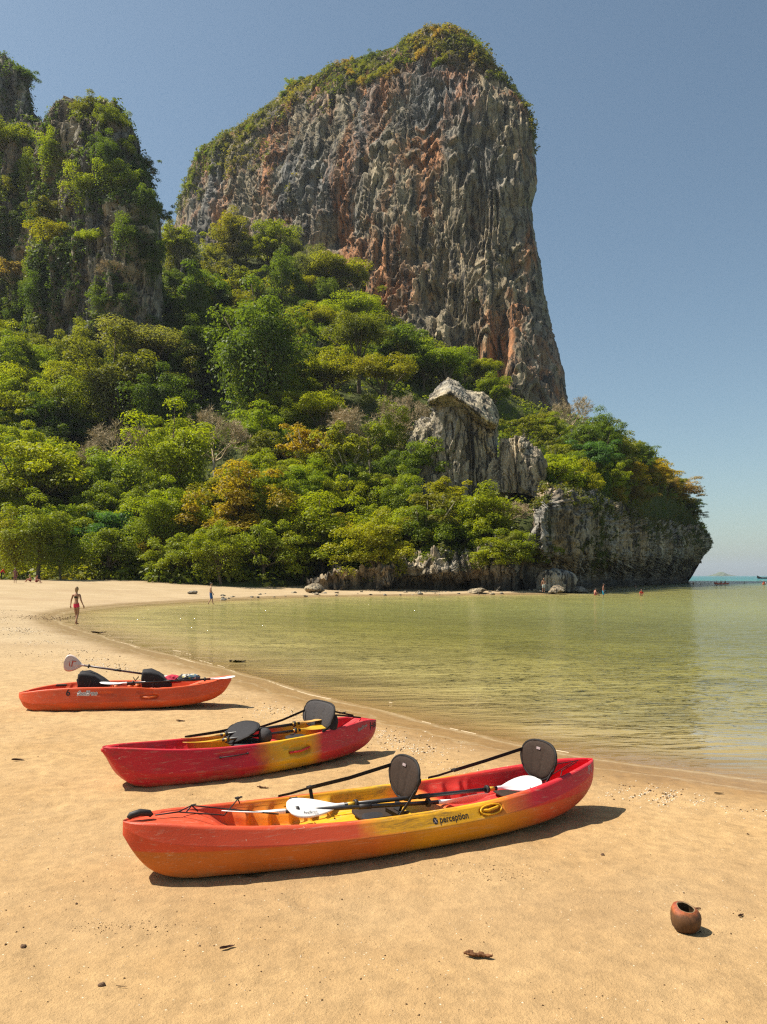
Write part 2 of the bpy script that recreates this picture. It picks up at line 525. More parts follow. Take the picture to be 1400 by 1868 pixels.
def make_sand_mat():
    m, nt, out = new_mat("sand")
    p = wpos(nt)
    d = attr(nt, 'shore')
    n1 = noise(nt, p, 1.1, 5, 0.6)
    n2 = noise(nt, p, 9.0, 5, 0.65)
    n3 = noise(nt, p, 160.0, 3, 0.7)
    n4 = noise(nt, p, 45.0, 4, 0.7)
    n5 = noise(nt, mapping(nt, p, (0.05, 0.16, 1)), 1.0, 4, 0.6)
    dry = ramp(nt, n1, [(0.3, (0.42, 0.258, 0.108)), (0.7, (0.495, 0.322, 0.148))])
    # further along the bay the sand is paler shell sand
    pale = ramp(nt, noise(nt, p, 0.35, 5, 0.6), [(0.3, (0.375, 0.272, 0.148)), (0.7, (0.45, 0.338, 0.198))])
    sx = nt.nodes.new("ShaderNodeSeparateXYZ"); L(nt, p, sx.inputs[0])
    dry = mixc(nt, ramp(nt, mth(nt, 'DIVIDE', sx.outputs[1], 30.0), [(0.25, 0.0), (0.85, 1.0)]), dry, pale)
    dry = mixc(nt, 1.0, dry, ramp(nt, n2, [(0.25, 0.70), (0.75, 1.20)]), 'MULTIPLY')
    dry = mixc(nt, 1.0, dry, ramp(nt, n3, [(0.25, 0.78), (0.75, 1.2)]), 'MULTIPLY')
    dry = mixc(nt, mth(nt, 'MULTIPLY', ramp(nt, n5, [(0.50, 0.0), (0.66, 1.0)]), 0.35), dry, (0.30, 0.20, 0.11))
    # little dark crumbs and pale shell specks pressed into the sand
    v = nt.nodes.new("ShaderNodeTexVoronoi"); v.inputs['Scale'].default_value = 14.0; L(nt, p, v.inputs['Vector'])
    sp = ramp(nt, v.outputs['Distance'], [(0.05, 1.0), (0.09, 0.0)])
    sel = ramp(nt, noise(nt, v.outputs['Position'], 7.7, 1), [(0.58, 0.0), (0.60, 1.0)])
    dry = mixc(nt, mth(nt, 'MULTIPLY', mth(nt, 'MULTIPLY', sp, sel), 0.8), dry, (0.14, 0.085, 0.045))
    v2 = nt.nodes.new("ShaderNodeTexVoronoi"); v2.inputs['Scale'].default_value = 19.0; L(nt, p, v2.inputs['Vector'])
    sp2 = ramp(nt, v2.outputs['Distance'], [(0.06, 1.0), (0.10, 0.0)])
    sel2 = ramp(nt, noise(nt, v2.outputs['Position'], 5.1, 1), [(0.52, 0.0), (0.54, 1.0)])
    dry = mixc(nt, mth(nt, 'MULTIPLY', mth(nt, 'MULTIPLY', sp2, sel2), 0.9), dry, (0.75, 0.64, 0.46))
    # wet band along the water, wavy edge
    dn = mth(nt, 'ADD', d, mth(nt, 'MULTIPLY', mth(nt, 'SUBTRACT', noise(nt, p, 0.6, 4), 0.5), 1.4))
    wet = ramp(nt, mth(nt, 'DIVIDE', dn, 3.0), [(0.30, 1.0), (0.62, 0.0)])
    wetc = mixc(nt, 1.0, dry, (0.66, 0.60, 0.50), 'MULTIPLY')
    c = mixc(nt, wet, dry, wetc)
    # pale traces of froth left by the last waves
    for o_, amp_, w_, st_ in ((0.16, 0.9, 0.05, 0.55), (0.85, 1.1, 0.035, 0.35)):
        dd = mth(nt, 'ADD', d, mth(nt, 'MULTIPLY', mth(nt, 'SUBTRACT', noise(nt, p, 0.45 + o_, 5, 0.6), 0.5), amp_))
        ln_ = mth(nt, 'ABSOLUTE', mth(nt, 'SUBTRACT', dd, o_))
        f_ = mth(nt, 'MULTIPLY', ramp(nt, mth(nt, 'DIVIDE', ln_, w_ * 2.5), [(0.0, 1.0), (0.35, 0.55), (1.0, 0.0)]), ramp(nt, noise(nt, p, 14, 5, 0.75), [(0.35, 0.15), (0.62, 1.0)]))
        c = mixc(nt, mth(nt, 'MULTIPLY', f_, st_), c, (0.62, 0.50, 0.31))
    # seabed: sand turning olive as it deepens, the water's absorption put into its colour
    bed = ramp(nt, mth(nt, 'DIVIDE', d, -60.0), [(0.0, (0.31, 0.22, 0.10)), (0.06, (0.37, 0.31, 0.13)), (0.25, (0.31, 0.265, 0.078)), (1.0, (0.20, 0.185, 0.062))])
    bed = mixc(nt, 1.0, bed, ramp(nt, noise(nt, mapping(nt, p, (0.25, 0.5, 1)), 1.0, 5, 0.6), [(0.3, 0.6), (0.7, 1.25)]), 'MULTIPLY')
    isbed = ramp(nt, mth(nt, 'ADD', mth(nt, 'MULTIPLY', d, -0.5), 0.2), [(0.0, 0.0), (0.7, 1.0)])
    c = mixc(nt, isbed, c, bed)
    h = mth(nt, 'ADD', mth(nt, 'MULTIPLY', n4, 1.0), mth(nt, 'MULTIPLY', n3, 0.45))
    h = mth(nt, 'ADD', h, mth(nt, 'MULTIPLY', n2, 1.6))
    b = nt.nodes.new("ShaderNodeBump"); b.inputs['Distance'].default_value = 0.012
    L(nt, h, b.inputs['Height'])
    L(nt, mth(nt, 'SUBTRACT', 0.85, mth(nt, 'MULTIPLY', wet, 0.7)), b.inputs['Strength'])
    rough = mth(nt, 'SUBTRACT', 0.95, mth(nt, 'MULTIPLY', wet, 0.5))
    princ(nt, out, c, rough, b.outputs[0], 0.25)
    return m
sand = link("sand", sand_me, make_sand_mat())
sand['kind'] = 'structure'
sand_bvh = BVHTree.FromPolygons([v.co for v in sand_me.vertices], [tuple(p.vertices) for p in sand_me.polygons])
def ground_z(x, y):
    h = sand_bvh.ray_cast(Vector((x, y, 400)), Vector((0, 0, -1)))
    return h[0].z if h[0] is not None else 0.0

def make_water_mat():
    m, nt, out = new_mat("water")
    p = wpos(nt)
    sx = nt.nodes.new("ShaderNodeSeparateXYZ"); L(nt, p, sx.inputs[0])
    d = attr(nt, 'shore')
    w1 = noise(nt, mapping(nt, p, (0.42, 1.25, 1), rot=(0, 0, R(-6))), 1.0, 3, 0.5, 0.4)
    w2 = noise(nt, mapping(nt, p, (1.5, 4.2, 1), rot=(0, 0, R(9))), 1.0, 3, 0.5, 0.3)
    w3 = noise(nt, mapping(nt, p, (0.10, 0.30, 1), rot=(0, 0, R(4))), 1.0, 2, 0.5)
    h = mth(nt, 'ADD', mth(nt, 'MULTIPLY', w1, 1.0), mth(nt, 'MULTIPLY', w2, 0.62))
    h = mth(nt, 'ADD', h, mth(nt, 'MULTIPLY', w3, 1.2))
    calm = ramp(nt, mth(nt, 'DIVIDE', d, -8.0), [(0.0, 0.12), (0.6, 1.0)])
    b = nt.nodes.new("ShaderNodeBump"); b.inputs['Distance'].default_value = 0.38
    L(nt, h, b.inputs['Height']); L(nt, mth(nt, 'MULTIPLY', calm, 1.0), b.inputs['Strength'])
    fr = nt.nodes.new("ShaderNodeFresnel"); fr.inputs['IOR'].default_value = 1.33
    L(nt, b.outputs[0], fr.inputs['Normal'])
    gl = nt.nodes.new("ShaderNodeBsdfGlossy"); gl.inputs['Roughness'].default_value = 0.05
    gl.inputs['Color'].default_value = (0.95, 0.95, 0.95, 1)
    L(nt, b.outputs[0], gl.inputs['Normal'])
    tr = nt.nodes.new("ShaderNodeBsdfTransparent")
    L(nt, ramp(nt, mth(nt, 'DIVIDE', d, -14.0), [(0.0, (0.99, 0.98, 0.95)), (1.0, (0.88, 0.91, 0.76))]), tr.inputs['Color'])
    body = nt.nodes.new("ShaderNodeBsdfDiffuse")
    far = ramp(nt, mth(nt, 'DIVIDE', sx.outputs[1], 500.0), [(0.30, (0.22, 0.23, 0.08)), (0.50, (0.06, 0.20, 0.17)), (1.0, (0.03, 0.16, 0.17))])
    L(nt, far, body.inputs['Color'])
    # body light of the water column grows with depth
    mb = nt.nodes.new("ShaderNodeMixShader")
    L(nt, ramp(nt, mth(nt, 'DIVIDE', d, -70.0), [(0.02, 0.0), (0.35, 0.42), (1.0, 0.95)]), mb.inputs[0])
    L(nt, tr.outputs[0], mb.inputs[1]); L(nt, body.outputs[0], mb.inputs[2])
    mx = nt.nodes.new("ShaderNodeMixShader")
    L(nt, mth(nt, 'MULTIPLY', fr.outputs[0], 0.92), mx.inputs[0])
    L(nt, mb.outputs[0], mx.inputs[1]); L(nt, gl.outputs[0], mx.inputs[2])
    L(nt, mx.outputs[0], out.inputs['Surface'])
    return m
wx = axis(-9000, 9000, -30, 60, 1.0, 1.2)
wy = axis(-300, 12000, -10, 130, 1.0, 1.2)
WX, WY = np.meshgrid(wx, wy, indexing='ij')
WD = shore_dist(WX, WY)
water_me = fast_mesh("water", np.stack([WX.ravel(), WY.ravel(), np.zeros(WX.size)], 1), grid_faces(len(wx), len(wy)), True, {'shore': WD})
if water_me.polygons[0].normal.z < 0: water_me.flip_normals()
water = link("water", water_me, make_water_mat())
water['kind'] = 'structure'

# lips of foam where the wash runs out on the sand
def foam():
    rng = np.random.default_rng(5)
    vs, fs = [], []
    dense = []
    for a, b in zip(SHORE_S[:-1], SHORE_S[1:]):
        n = max(1, int(np.linalg.norm(b - a) / 0.05)) if -12 < a[0] < 9 and a[1] < 36 else 0
        for k in range(n): dense.append(a + (b - a) * k / n)
    dense = np.array(dense)
    t = np.gradient(dense, axis=0); t /= np.linalg.norm(t, axis=1, keepdims=True)
    nrm = np.stack([t[:, 1], -t[:, 0]], 1)
    test = shore_dist(dense[:1, 0] + nrm[:1, 0], dense[:1, 1] + nrm[:1, 1])
    if test[0] < 0: nrm = -nrm
    z0 = np.zeros(len(dense))
    for off, amp, wid, seed, thr in ((0.10, 0.45, 0.006, 1, 0.05), (-0.25, 0.5, 0.005, 2, 0.12)):
        pn = np.stack([dense[:, 0] * 0.45, dense[:, 1] * 0.45, z0 + seed * 9], 1)
        o = off + amp * fbm(pn, 3, seed)
        w = wid * np.clip(fbm(pn * 2.2, 5, seed + 50, 0.75) * 1.3 - thr, 0, 1.2) * 2.4
        c = dense + nrm * o[:, None]
        zz = np.maximum(sand_profile(o), 0) + 0.006
        e0 = c - nrm * w[:, None]; e1 = c + nrm * w[:, None]
        base = sum(len(v) for v in vs)
        row = np.empty((len(c), 3, 3))
        row[:, 0, :2], row[:, 1, :2], row[:, 2, :2] = e0, c, e1
        row[:, 0, 2], row[:, 1, 2], row[:, 2, 2] = zz - 0.004, zz + 0.008, zz - 0.002
        i = np.where((w[:-1] > 0.002) | (w[1:] > 0.002))[0]
        for k in (0, 1):
            fs.append(np.stack([i * 3 + k, i * 3 + k + 1, (i + 1) * 3 + k + 1, (i + 1) * 3 + k], 1) + base)
        vs.append(row.reshape(-1, 3))
    me = fast_mesh("foam", np.vstack(vs), np.vstack(fs), True)
    m, nt, out = new_mat("foam")
    princ(nt, out, ramp(nt, noise(nt, wpos(nt), 30, 4, 0.7), [(0.35, (0.40, 0.30, 0.165)), (0.75, (0.58, 0.46, 0.29))]), 0.6)
    o = link("foam", me, m); o['kind'] = 'stuff'
foam()

# ------------------------------------------------------------------ hill, cliffs
def pnet(cols, nu, nv):
    """columns of (px, py, Y) -> smooth world grid"""
    return net([[tuple(P(a, b, c)) for a, b, c in col] for col in cols], nu, nv)

HILL = [
    (-420, [(104, None), (120, 1010), (140, 900), (160, 800), (185, 690), (240, 560), (300, 480)]),
    (-200, [(103, None), (120, 1010), (140, 900), (160, 800), (185, 690), (240, 560), (300, 480)]),
    (0, [(101, None), (116, 1012), (136, 905), (156, 800), (180, 700), (240, 560), (310, 470)]),
    (150, [(99, None), (115, 1015), (136, 910), (158, 810), (182, 710), (245, 570), (320, 460)]),
    (300, [(95, None), (112, 1015), (135, 900), (160, 790), (190, 680), (240, 560), (300, 450)]),
    (450, [(93, None), (110, 1010), (132, 895), (158, 775), (190, 665), (235, 560), (280, 475)]),
    (600, [(91, None), (108, 1010), (130, 895), (156, 785), (188, 675), (225, 595), (262, 515)]),
    (750, [(91, None), (105, 1015), (125, 920), (150, 815), (180, 725), (212, 665), (245, 615)]),
    (850, [(94, None), (104, 1015), (122, 930), (148, 835), (178, 765), (208, 715), (240, 675)]),
    (950, [(100, None), (108, 1000), (122, 930), (148, 860), (178, 812), (208, 772), (240, 745)]),
    (1020, [(112, None), (116, 950), (124, 905), (150, 860), (180, 822), (210, 795), (240, 775)]),
    (1100, [(140, None), (142, 940), (150, 900), (170, 858), (190, 828), (210, 812), (240, 808)]),
    (1180, [(184, None), (188, 950), (194, 915), (202, 878), (214, 850), (226, 842), (250, 850)]),
    (1235, [(219, None), (222, 985), (225, 945), (229, 918), (235, 903), (243, 900), (262, 915)]),
    (1268, [(235, None), (238, 1000), (240, 975), (243, 957), (246, 945), (252, 945), (264, 960)]),
    (1284, [(242, None), (243, 1030), (244, 1005), (246, 990), (249, 985), (254, 990), (264, 1010)]),
]
ctrl = []
for px, rows in HILL:
    if 560 < px < 1000: rows = [(a + d_, b) for (a, b), d_ in zip(rows, (13, 6, 2, 0, 0, 0, 0))]
    if px >= 1020: rows = [(a + d_, b) for (a, b), d_ in zip(rows, (16, 14, 10, 5, 2, 0, 0))]
    c = []
    for Y, py in rows:
        p = P(px, 1050 if py is None else py, Y)
        if py is None: p.z = -1.0
        back_ = {1180: -14, 1235: -34, 1268: -62, 1284: -84}.get(px, 0)      # the sea has undercut the point
        if back_ and len(c) < 3: p = P(px + back_ * (1, .6, .25)[len(c)], 1050, Y) * 1.0 if py is None else P(px + back_ * (1, .6, .25)[len(c)], py, Y)
        if py is None: p.z = -1.0
        c.append(tuple(p))
    Yl = rows[-1][0]
    c.append((c[-1][0] * 1.08, Yl + 40, max(c[-1][2] - 40, -2)))
    c.append((c[-1][0] * 1.15, Yl + 120, -8))
    ctrl.append(c)
HG = net(ctrl, 170, 110)
hp = HG.reshape(-1, 3)
hn = fbm(hp * 0.05, 4, 31) * 2.2
HG[:, :, 2] += (hn * smooth(hp[:, 2], 2, 8)).reshape(HG.shape[:2])
def make_soil():
    m, nt, out = new_mat("forest_floor")
    n = noise(nt, wpos(nt), 0.5, 6, 0.65)
    c = ramp(nt, n, [(0.3, (0.04, 0.055, 0.014)), (0.55, (0.07, 0.08, 0.025)), (0.75, (0.11, 0.10, 0.04))])
    princ(nt, out, c, 0.95, bump(nt, n, 0.8, 0.5), 0.1)
    return m
MAT_SOIL = make_soil()
hill_me = fast_mesh("hillside", HG.reshape(-1, 3), grid_faces(170, 110), True)
if hill_me.polygons[3000].normal.z < 0: hill_me.flip_normals()
hill = link("hillside", hill_me, MAT_SOIL); hill['kind'] = 'structure'
hill_bvh = BVHTree.FromPolygons([v.co for v in hill_me.vertices], [tuple(p.vertices) for p in hill_me.polygons])
def hill_z(x, y):
    h = hill_bvh.ray_cast(Vector((x, y, 500)), Vector((0, 0, -1)))
    z = h[0].z if h[0] is not None else -50
    return z

def displace(G, amp, flip=1.0, kh=1.0, seed=0, pits=(), ledge=1.0, nfront=0, slab=1.0):
    """push a rock face in and out: columns, ledges, hollows"""
    p = G.reshape(-1, 3)
    n = grid_normals(G) * flip
    a = fbm(p * np.array([.055, .055, .010]) * kh, 4, seed + 1) * 4.5
    a += fbm(p * np.array([.16, .16, .016]) * kh, 4, seed + 2, ridged=True) * 0.5
    a += fbm(p * np.array([.06, .06, .11]) * kh, 4, seed + 3) * 1.8 * ledge
    for fq, am, sd in ((np.array([.070, .070, .016]), 2.6, 21), (np.array([.19, .19, .045]), 1.25, 22), (np.array([.5, .5, .16]), 0.28, 23)):
        st = fbm(p * fq * kh, 3, seed + sd) * 5.0
        fl = np.floor(st)
        am = am * slab
        a += (fl + smooth(st - fl, .45, .55)) * am - st * am * 0.78 + am * .5
    a += fbm(p * np.array([.55, .55, .06]) * kh, 4, seed + 4, ridged=True) * 0.20
    a += fbm(p * np.array([1.4, 1.4, .55]) * kh, 3, seed + 6) * 0.16
    hol = fbm(p * np.array([.14, .14, .055]) * kh, 3, seed + 5)
    a -= smooth(hol, 0.22, 0.42) * 2.6
    for (c, r, dpt) in pits:
        q = (p - np.array(c)) / np.array(r)
        rr = (q ** 2).sum(1)
        a -= dpt * np.exp(-rr * rr)
    a *= amp
    if nfront:                                   # keep the outline where it is
        e = np.linspace(-1, 1, nfront)
        k_ = np.concatenate([1 - 0.75 * np.abs(e) ** 5, np.full(G.shape[1] - nfront, .3)])
        a = (a.reshape(G.shape[:2]) * k_[None, :]).ravel()
    return G + n * a.reshape(G.shape[0], G.shape[1], 1)

def loft_rock(rows, n_front, n_back, n_v, Yc, depth, lean, expo=2.4, Yslope=0.0):
    """closed rock body from silhouette rows (py, pxL, pxR); returns (n_v, n_ring, 3) grid, first n_front columns face the camera"""
    rows = np.array(rows, float)
    py = np.linspace(rows[0, 0], rows[-1, 0], n_v)
    l = np.interp(-py, -rows[:, 0], rows[:, 1]); r = np.interp(-py, -rows[:, 0], rows[:, 2])
    sf = -np.cos(np.linspace(0, np.pi, n_front)) * 0.35 + np.linspace(-1, 1, n_front) * 0.65
    sb = np.linspace(1, -1, n_back + 2)[1:-1]
    out = np.zeros((n_v, n_front + n_back, 3))
    w = (r - l) / (rows[0, 2] - rows[0, 1])
    for k, (s_arr, sgn, off) in enumerate(((sf, -1, 0), (sb, 1, n_front))):
        for j, s in enumerate(s_arr):
            px = (l + r) / 2 + s * (r - l) / 2
            prof = max(0.0, 1 - abs(s) ** expo) ** 0.6
            zz = (1050 - py) / F * Yc
            Y = Yc + Yslope * (px - 700) + sgn * depth * prof * np.maximum(0.25, np.sqrt(np.clip(w, 0, 1))) + lean * zz
            out[:, off + j, 0] = (px - 700) / F * Y
            out[:, off + j, 1] = Y
            out[:, off + j, 2] = HC - (py - 1050) / F * Y
    return out

def loft_mesh(name, G, cap=True):
    nv, nr = G.shape[:2]
    f = grid_faces(nv, nr, wrap=True)
    v = G.reshape(-1, 3)
    if cap:
        top = G[-1].mean(0)
        v = np.vstack([v, top])
        b = (nv - 1) * nr
        j = np.arange(nr)
        f = np.vstack([f, np.stack([b + j, b + (j + 1) % nr, np.full(nr, len(v) - 1), np.full(nr, len(v) - 1)], 1)])
    # split the fan into triangles by hand
    tri = f[f[:, 2] == f[:, 3]][:, :3]; quad = f[f[:, 2] != f[:, 3]]
    t2 = np.vstack([quad[:, [0, 1, 2]], quad[:, [0, 2, 3]], tri])
    me = fast_mesh(name, v, t2, True)
    bm = bmesh.new(); bm.from_mesh(me)
    bmesh.ops.recalc_face_normals(bm, faces=bm.faces); bm.to_mesh(me); bm.free()
    return me

MAT_CLIFF = rock_mat("cliff_rock", rust_amt=0.85)
MAT_CLIFF2 = rock_mat("mossy_rock", grey=(0.17, 0.168, 0.15), tan=(0.27, 0.24, 0.17), rust=(0.33, 0.23, 0.12), rust_amt=0.3)
MAT_ROCK = rock_mat("headland_rock", grey=(0.34, 0.31, 0.255), tan=(0.44, 0.36, 0.24), rust=(0.44, 0.29, 0.14), k=2.2, rust_amt=0.5, tide=True)

MAIN = [(880, 330, 1056), (800, 330, 1048), (740, 326, 1036), (700, 322, 1030), (680, 320, 1027), (640, 318, 1017), (600, 318, 1006), (560, 318, 997),
        (520, 318, 990), (480, 320, 984), (440, 322, 974), (400, 325, 969), (380, 328, 967), (362, 334, 974), (345, 340, 979), (300, 352, 976), (270, 372, 972),
        (250, 420, 970), (230, 445, 967), (200, 485, 958), (180, 512, 948), (150, 560, 926), (134, 600, 915), (116, 655, 902), (104, 690, 890), (92, 725, 876), (82, 748, 862), (73, 768, 846), (67, 785, 828)]
G = loft_rock(MAIN, 400, 60, 400, 280, 36, 0.19, 2.2, -0.155)
def hit(px, py, Y): return tuple(P(px, py, Y))
ring_mid = G[:, 200]
def yat(px, py):
    """depth of the undisplaced front at a pixel"""
    A = G[:, :400].reshape(-1, 3)
    k = np.argmin(((A[:, 0] / A[:, 1] * F + 700 - px) ** 2) + ((1050 - (A[:, 2] - HC) / A[:, 1] * F - py) ** 2))
    return A[k, 1]
def pit(px, py, rx, rz, d):
    Y = yat(px, py)
    return (P(px, py, Y), (rx, 30, rz), d)
pits = [pit(612, 425, 5, 6, 5), pit(600, 445, 4, 4, 4), pit(790, 548, 4, 6, 6), pit(850, 655, 5, 12, 8), pit(835, 560, 3, 9, 5), pit(868, 390, 3, 10, 4),
        pit(880, 255, 6, 4, 3), pit(935, 490, 3, 5, 4), pit(915, 600, 3, 14, 6), pit(905, 700, 3, 12, 6), pit(672, 310, 2, 3, 4), pit(520, 260, 2, 12, 3), pit(735, 650, 3, 8, 3), pit(955, 320, 2, 6, 3), pit(760, 470, 6, 3, 3)]
sgn = 1.0
nn = grid_normals(G[:, :400])
if nn[200, 200, 1] > 0: sgn = -1.0
G = displace(G, 0.95, sgn, 1.0, 70, pits, 1.0, 400)
main_me = loft_mesh("main_cliff", G)
main_cliff = link("cliff", main_me, MAT_CLIFF)
tag(main_cliff, "tall bare limestone cliff with rust and grey streaks towering behind the jungle", "cliff")

TOWER = [(760, -420, 330), (640, -400, 308), (560, -390, 303), (500, -380, 302), (440, -370, 300), (400, -360, 296), (370, -350, 290), (330, -345, 282), (300, -340, 268), (280, -335, 255),
         (255, -330, 243), (235, -325, 232), (215, -320, 215), (202, 60, 200), (195, 125, 185), (190, 140, 172)]
# right-hand dome of the left massif
T1 = [(760, -90, 316), (640, -88, 294), (560, -86, 289), (500, -84, 288), (440, -82, 286), (400, -80, 282), (370, -78, 276), (330, -76, 268), (300, -70, 254), (285, -55, 247), (268, -30, 244), (256, 20, 238), (244, 84, 231), (232, 94, 224), (216, 104, 209), (206, 116, 194), (198, 130, 180)]
G1 = loft_rock(T1, 300, 24, 210, 132, 12, 0.14, 4.0, -0.115)
G1 = displace(G1, 1.15, sgn, 1.1, 170, (), 1.0, 300)
T2 = [(760, -95, 150), (600, -92, 130), (480, -90, 116), (400, -88, 108), (330, -86, 103), (280, -84, 96), (250, -82, 90), (225, -78, 75), (205, -74, 60), (185, -70, 52), (160, -62, 46), (140, -52, 38), (125, -40, 22), (116, -25, 8)]
G2 = loft_rock(T2, 150, 20, 190, 142, 14, 0.14, 3.0, -0.115)
G2 = displace(G2, 0.9, sgn, 1.1, 270, (), 1.0, 150)
dome_me = loft_mesh("dome", G1); tow_me = loft_mesh("tower", G2)
dome = link("cliff", dome_me, MAT_CLIFF2)
tag(dome, "domed cliff draped in creepers, left of the tall bare cliff", "cliff")
tower = link("cliff", tow_me, MAT_CLIFF2)
tag(tower, "grey rock tower with scrub on top at the left edge", "cliff")

HEAD = [
    [(560, 1092, 99), (560, 1080, 99), (560, 1072, 98), (562, 1064, 99), (565, 1056, 101), (568, 1050, 106)],
    [(620, 1092, 97), (620, 1074, 99.5), (620, 1062, 96), (622, 1052, 98), (625, 1040, 101), (628, 1035, 106)],
    [(660, 1092, 98), (660, 1076, 101), (660, 1062, 98), (662, 1050, 99), (665, 1044, 102), (668, 1038, 106)],
    [(710, 1092, 96), (710, 1070, 99), (710, 1052, 95), (712, 1034, 97), (715, 1020, 100), (718, 1010, 107)],
    [(760, 1093, 98), (760, 1070, 102), (760, 1054, 99), (762, 1036, 99), (765, 1016, 101), (768, 1005, 107)],
    [(800, 1094, 97), (800, 1068, 100), (800, 1048, 96), (803, 1022, 98), (808, 1000, 102), (812, 985, 110)],
    [(850, 1094, 100), (850, 1066, 103), (850, 1046, 100), (853, 1022, 101), (858, 1004, 104), (862, 990, 110)],
    [(900, 1095, 99), (900, 1062, 101), (900, 1035, 100), (905, 1010, 102), (912, 985, 106), (915, 975, 112)],
    [(945, 1093, 98), (945, 1062, 100), (945, 1035, 98), (950, 1000, 100), (955, 985, 104), (958, 965, 112)],
    [(968, 1092, 101), (968, 1058, 106), (966, 1030, 105), (966, 985, 106), (968, 930, 110), (975, 900, 118)],
    [(986, 1090, 104), (986, 1050, 108), (984, 1010, 100), (987, 960, 100), (990, 905, 103), (1002, 882, 114)],
    [(1040, 1086, 119), (1040, 1052, 122), (1038, 1022, 113), (1040, 960, 112), (1046, 910, 115), (1052, 888, 126)],
    [(1092, 1082, 140), (1092, 1052, 143), (1090, 1022, 133), (1092, 965, 131), (1094, 920, 134), (1098, 900, 146)],
    [(1130, 1076, 160), (1130, 1051, 163), (1130, 1022, 150), (1132, 975, 149), (1132, 935, 153), (1136, 915, 165)],
    [(1180, 1072, 193), (1180, 1051, 196), (1182, 1022, 183), (1184, 985, 182), (1184, 958, 188), (1182, 940, 200)],
    [(1228, 1068, 226), (1228, 1051, 229), (1238, 1024, 214), (1246, 995, 212), (1246, 975, 217), (1238, 955, 228)],
    [(1250, 1066, 247), (1248, 1051, 249), (1270, 1028, 238), (1286, 1000, 234), (1286, 975, 235), (1276, 958, 240)],
    [(1252, 1066, 256), (1250, 1051, 256), (1280, 1022, 250), (1297, 996, 248), (1296, 978, 248), (1286, 965, 250)],
    [(1240, 1066, 275), (1240, 1051, 275), (1262, 1022, 275), (1280, 1000, 275), (1278, 985, 272), (1270, 975, 270)],
]
HG2 = pnet(HEAD, 560, 150)
s2 = 1.0 if grid_normals(HG2)[300, 75, 1] < 0 else -1.0
HG2 = displace(HG2, 0.5, s2, 2.0, 370, (), 0.9)
head_me = fast_mesh("headland", HG2.reshape(-1, 3), grid_faces(560, 150), True)
if s2 < 0: head_me.flip_normals()
headland = link("cliff", head_me, MAT_ROCK)
tag(headland, "low sea cliff undercut at the waterline, ending in an overhanging point at the right", "cliff")

# pale outcrop standing out of the trees
outcrop = empty("rock_outcrop", P(840, 895, 132), 0, "pale rock pillar under a tilted overhanging cap rock, standing out of the trees", "rock")
def outcrop_part(name, rows, Yc, depth, seed, amp, kh, lean=0.05, nf=104, nv=90, expo=4.5):
    g = loft_rock(rows, nf, 30, nv, Yc, depth, lean, expo)
    g = displace(g, amp, sgn, kh, seed, (), 0.7, 0, 1.9)
    me = loft_mesh(name, g)
    o = link(name, me, MAT_OUT)
    return o
MAT_OUT = rock_mat("pale_rock", grey=(0.34, 0.32, 0.275), tan=(0.45, 0.375, 0.25), rust=(0.45, 0.33, 0.18), k=2.0, rust_amt=0.5)
def as_child(o, par):
    o.parent = par
    o.matrix_parent_inverse = Matrix.Translation(-Vector(par.location))
as_child(outcrop_part("rock_face", [(915, 800, 912), (895, 800, 908), (850, 795, 905), (800, 790, 902), (760, 792, 900), (740, 800, 890), (725, 815, 875)], 131, 4, 1200, 0.20, 2.4), outcrop)
as_child(outcrop_part("rock_face", [(910, 738, 830), (890, 740, 825), (850, 742, 822), (810, 750, 818), (785, 765, 815), (770, 780, 810)], 132, 4, 1300, 0.22, 2.4), outcrop)
as_child(outcrop_part("rock_face", [(912, 893, 936), (890, 893, 932), (868, 893, 928), (850, 896, 920), (838, 900, 910)], 130, 4, 1700, 0.2, 2.4), outcrop)
def lin(n_c, n_o):
    W_ = np.zeros((n_o, n_c)); u = np.linspace(0, n_c - 1, n_o)
    for r, x in enumerate(u):
        i_ = min(int(x), n_c - 2); W_[r, i_], W_[r, i_ + 1] = 1 - (x - i_), x - i_
    return W_
CT = [(786, 722, 131), (804, 700, 132.5), (818, 689, 133.5), (836, 697, 133), (850, 712, 132.5), (880, 715, 132), (898, 729, 131.5), (909, 752, 131)]
CL = [(783, 732, 127), (804, 722, 125), (822, 716, 124.5), (838, 727, 124), (855, 739, 124), (872, 752, 124), (890, 767, 124.5), (907, 774, 127)]
CU = [(785, 740, 130), (808, 744, 129.5), (828, 749, 129.5), (842, 757, 130), (856, 765, 130), (874, 774, 130), (890, 785, 130), (903, 787, 130)]
ctl = []
for a, b, c in zip(CT, CL, CU):
    bk = P(a[0], (a[1] + c[1]) / 2, 139)
    ctl.append([tuple(bk), tuple(P(*a)), tuple(P(*b)), tuple(P(*c)), tuple(bk)])
# closed ends
ctl = [[tuple(np.mean(np.array(ctl[0]), 0))] * 5] + ctl + [[tuple(np.mean(np.array(ctl[-1]), 0))] * 5]
cg = np.einsum('ic,crk,jr->ijk', lin(10, 150), np.array(ctl), lin(5, 120))
pp_ = cg.reshape(-1, 3)
nrm_ = grid_normals(cg)
mid_ = cg.mean((0, 1))
nrm_ *= np.sign((nrm_ * (cg - mid_)).sum(2, keepdims=True))
amt = fbm(pp_ * np.array([.7, .7, .3]), 4, 911, ridged=True) * .22 + fbm(pp_ * 2.2, 3, 912) * .10
st_ = fbm(pp_ * np.array([.5, .5, .8]), 3, 913) * 4
amt += (np.floor(st_) + smooth(st_ - np.floor(st_), .44, .56) - st_ * .8) * .22
cg = cg + nrm_ * amt.reshape(cg.shape[:2])[..., None]
cme = fast_mesh("cap_rock", cg.reshape(-1, 3), grid_faces(150, 120), True)
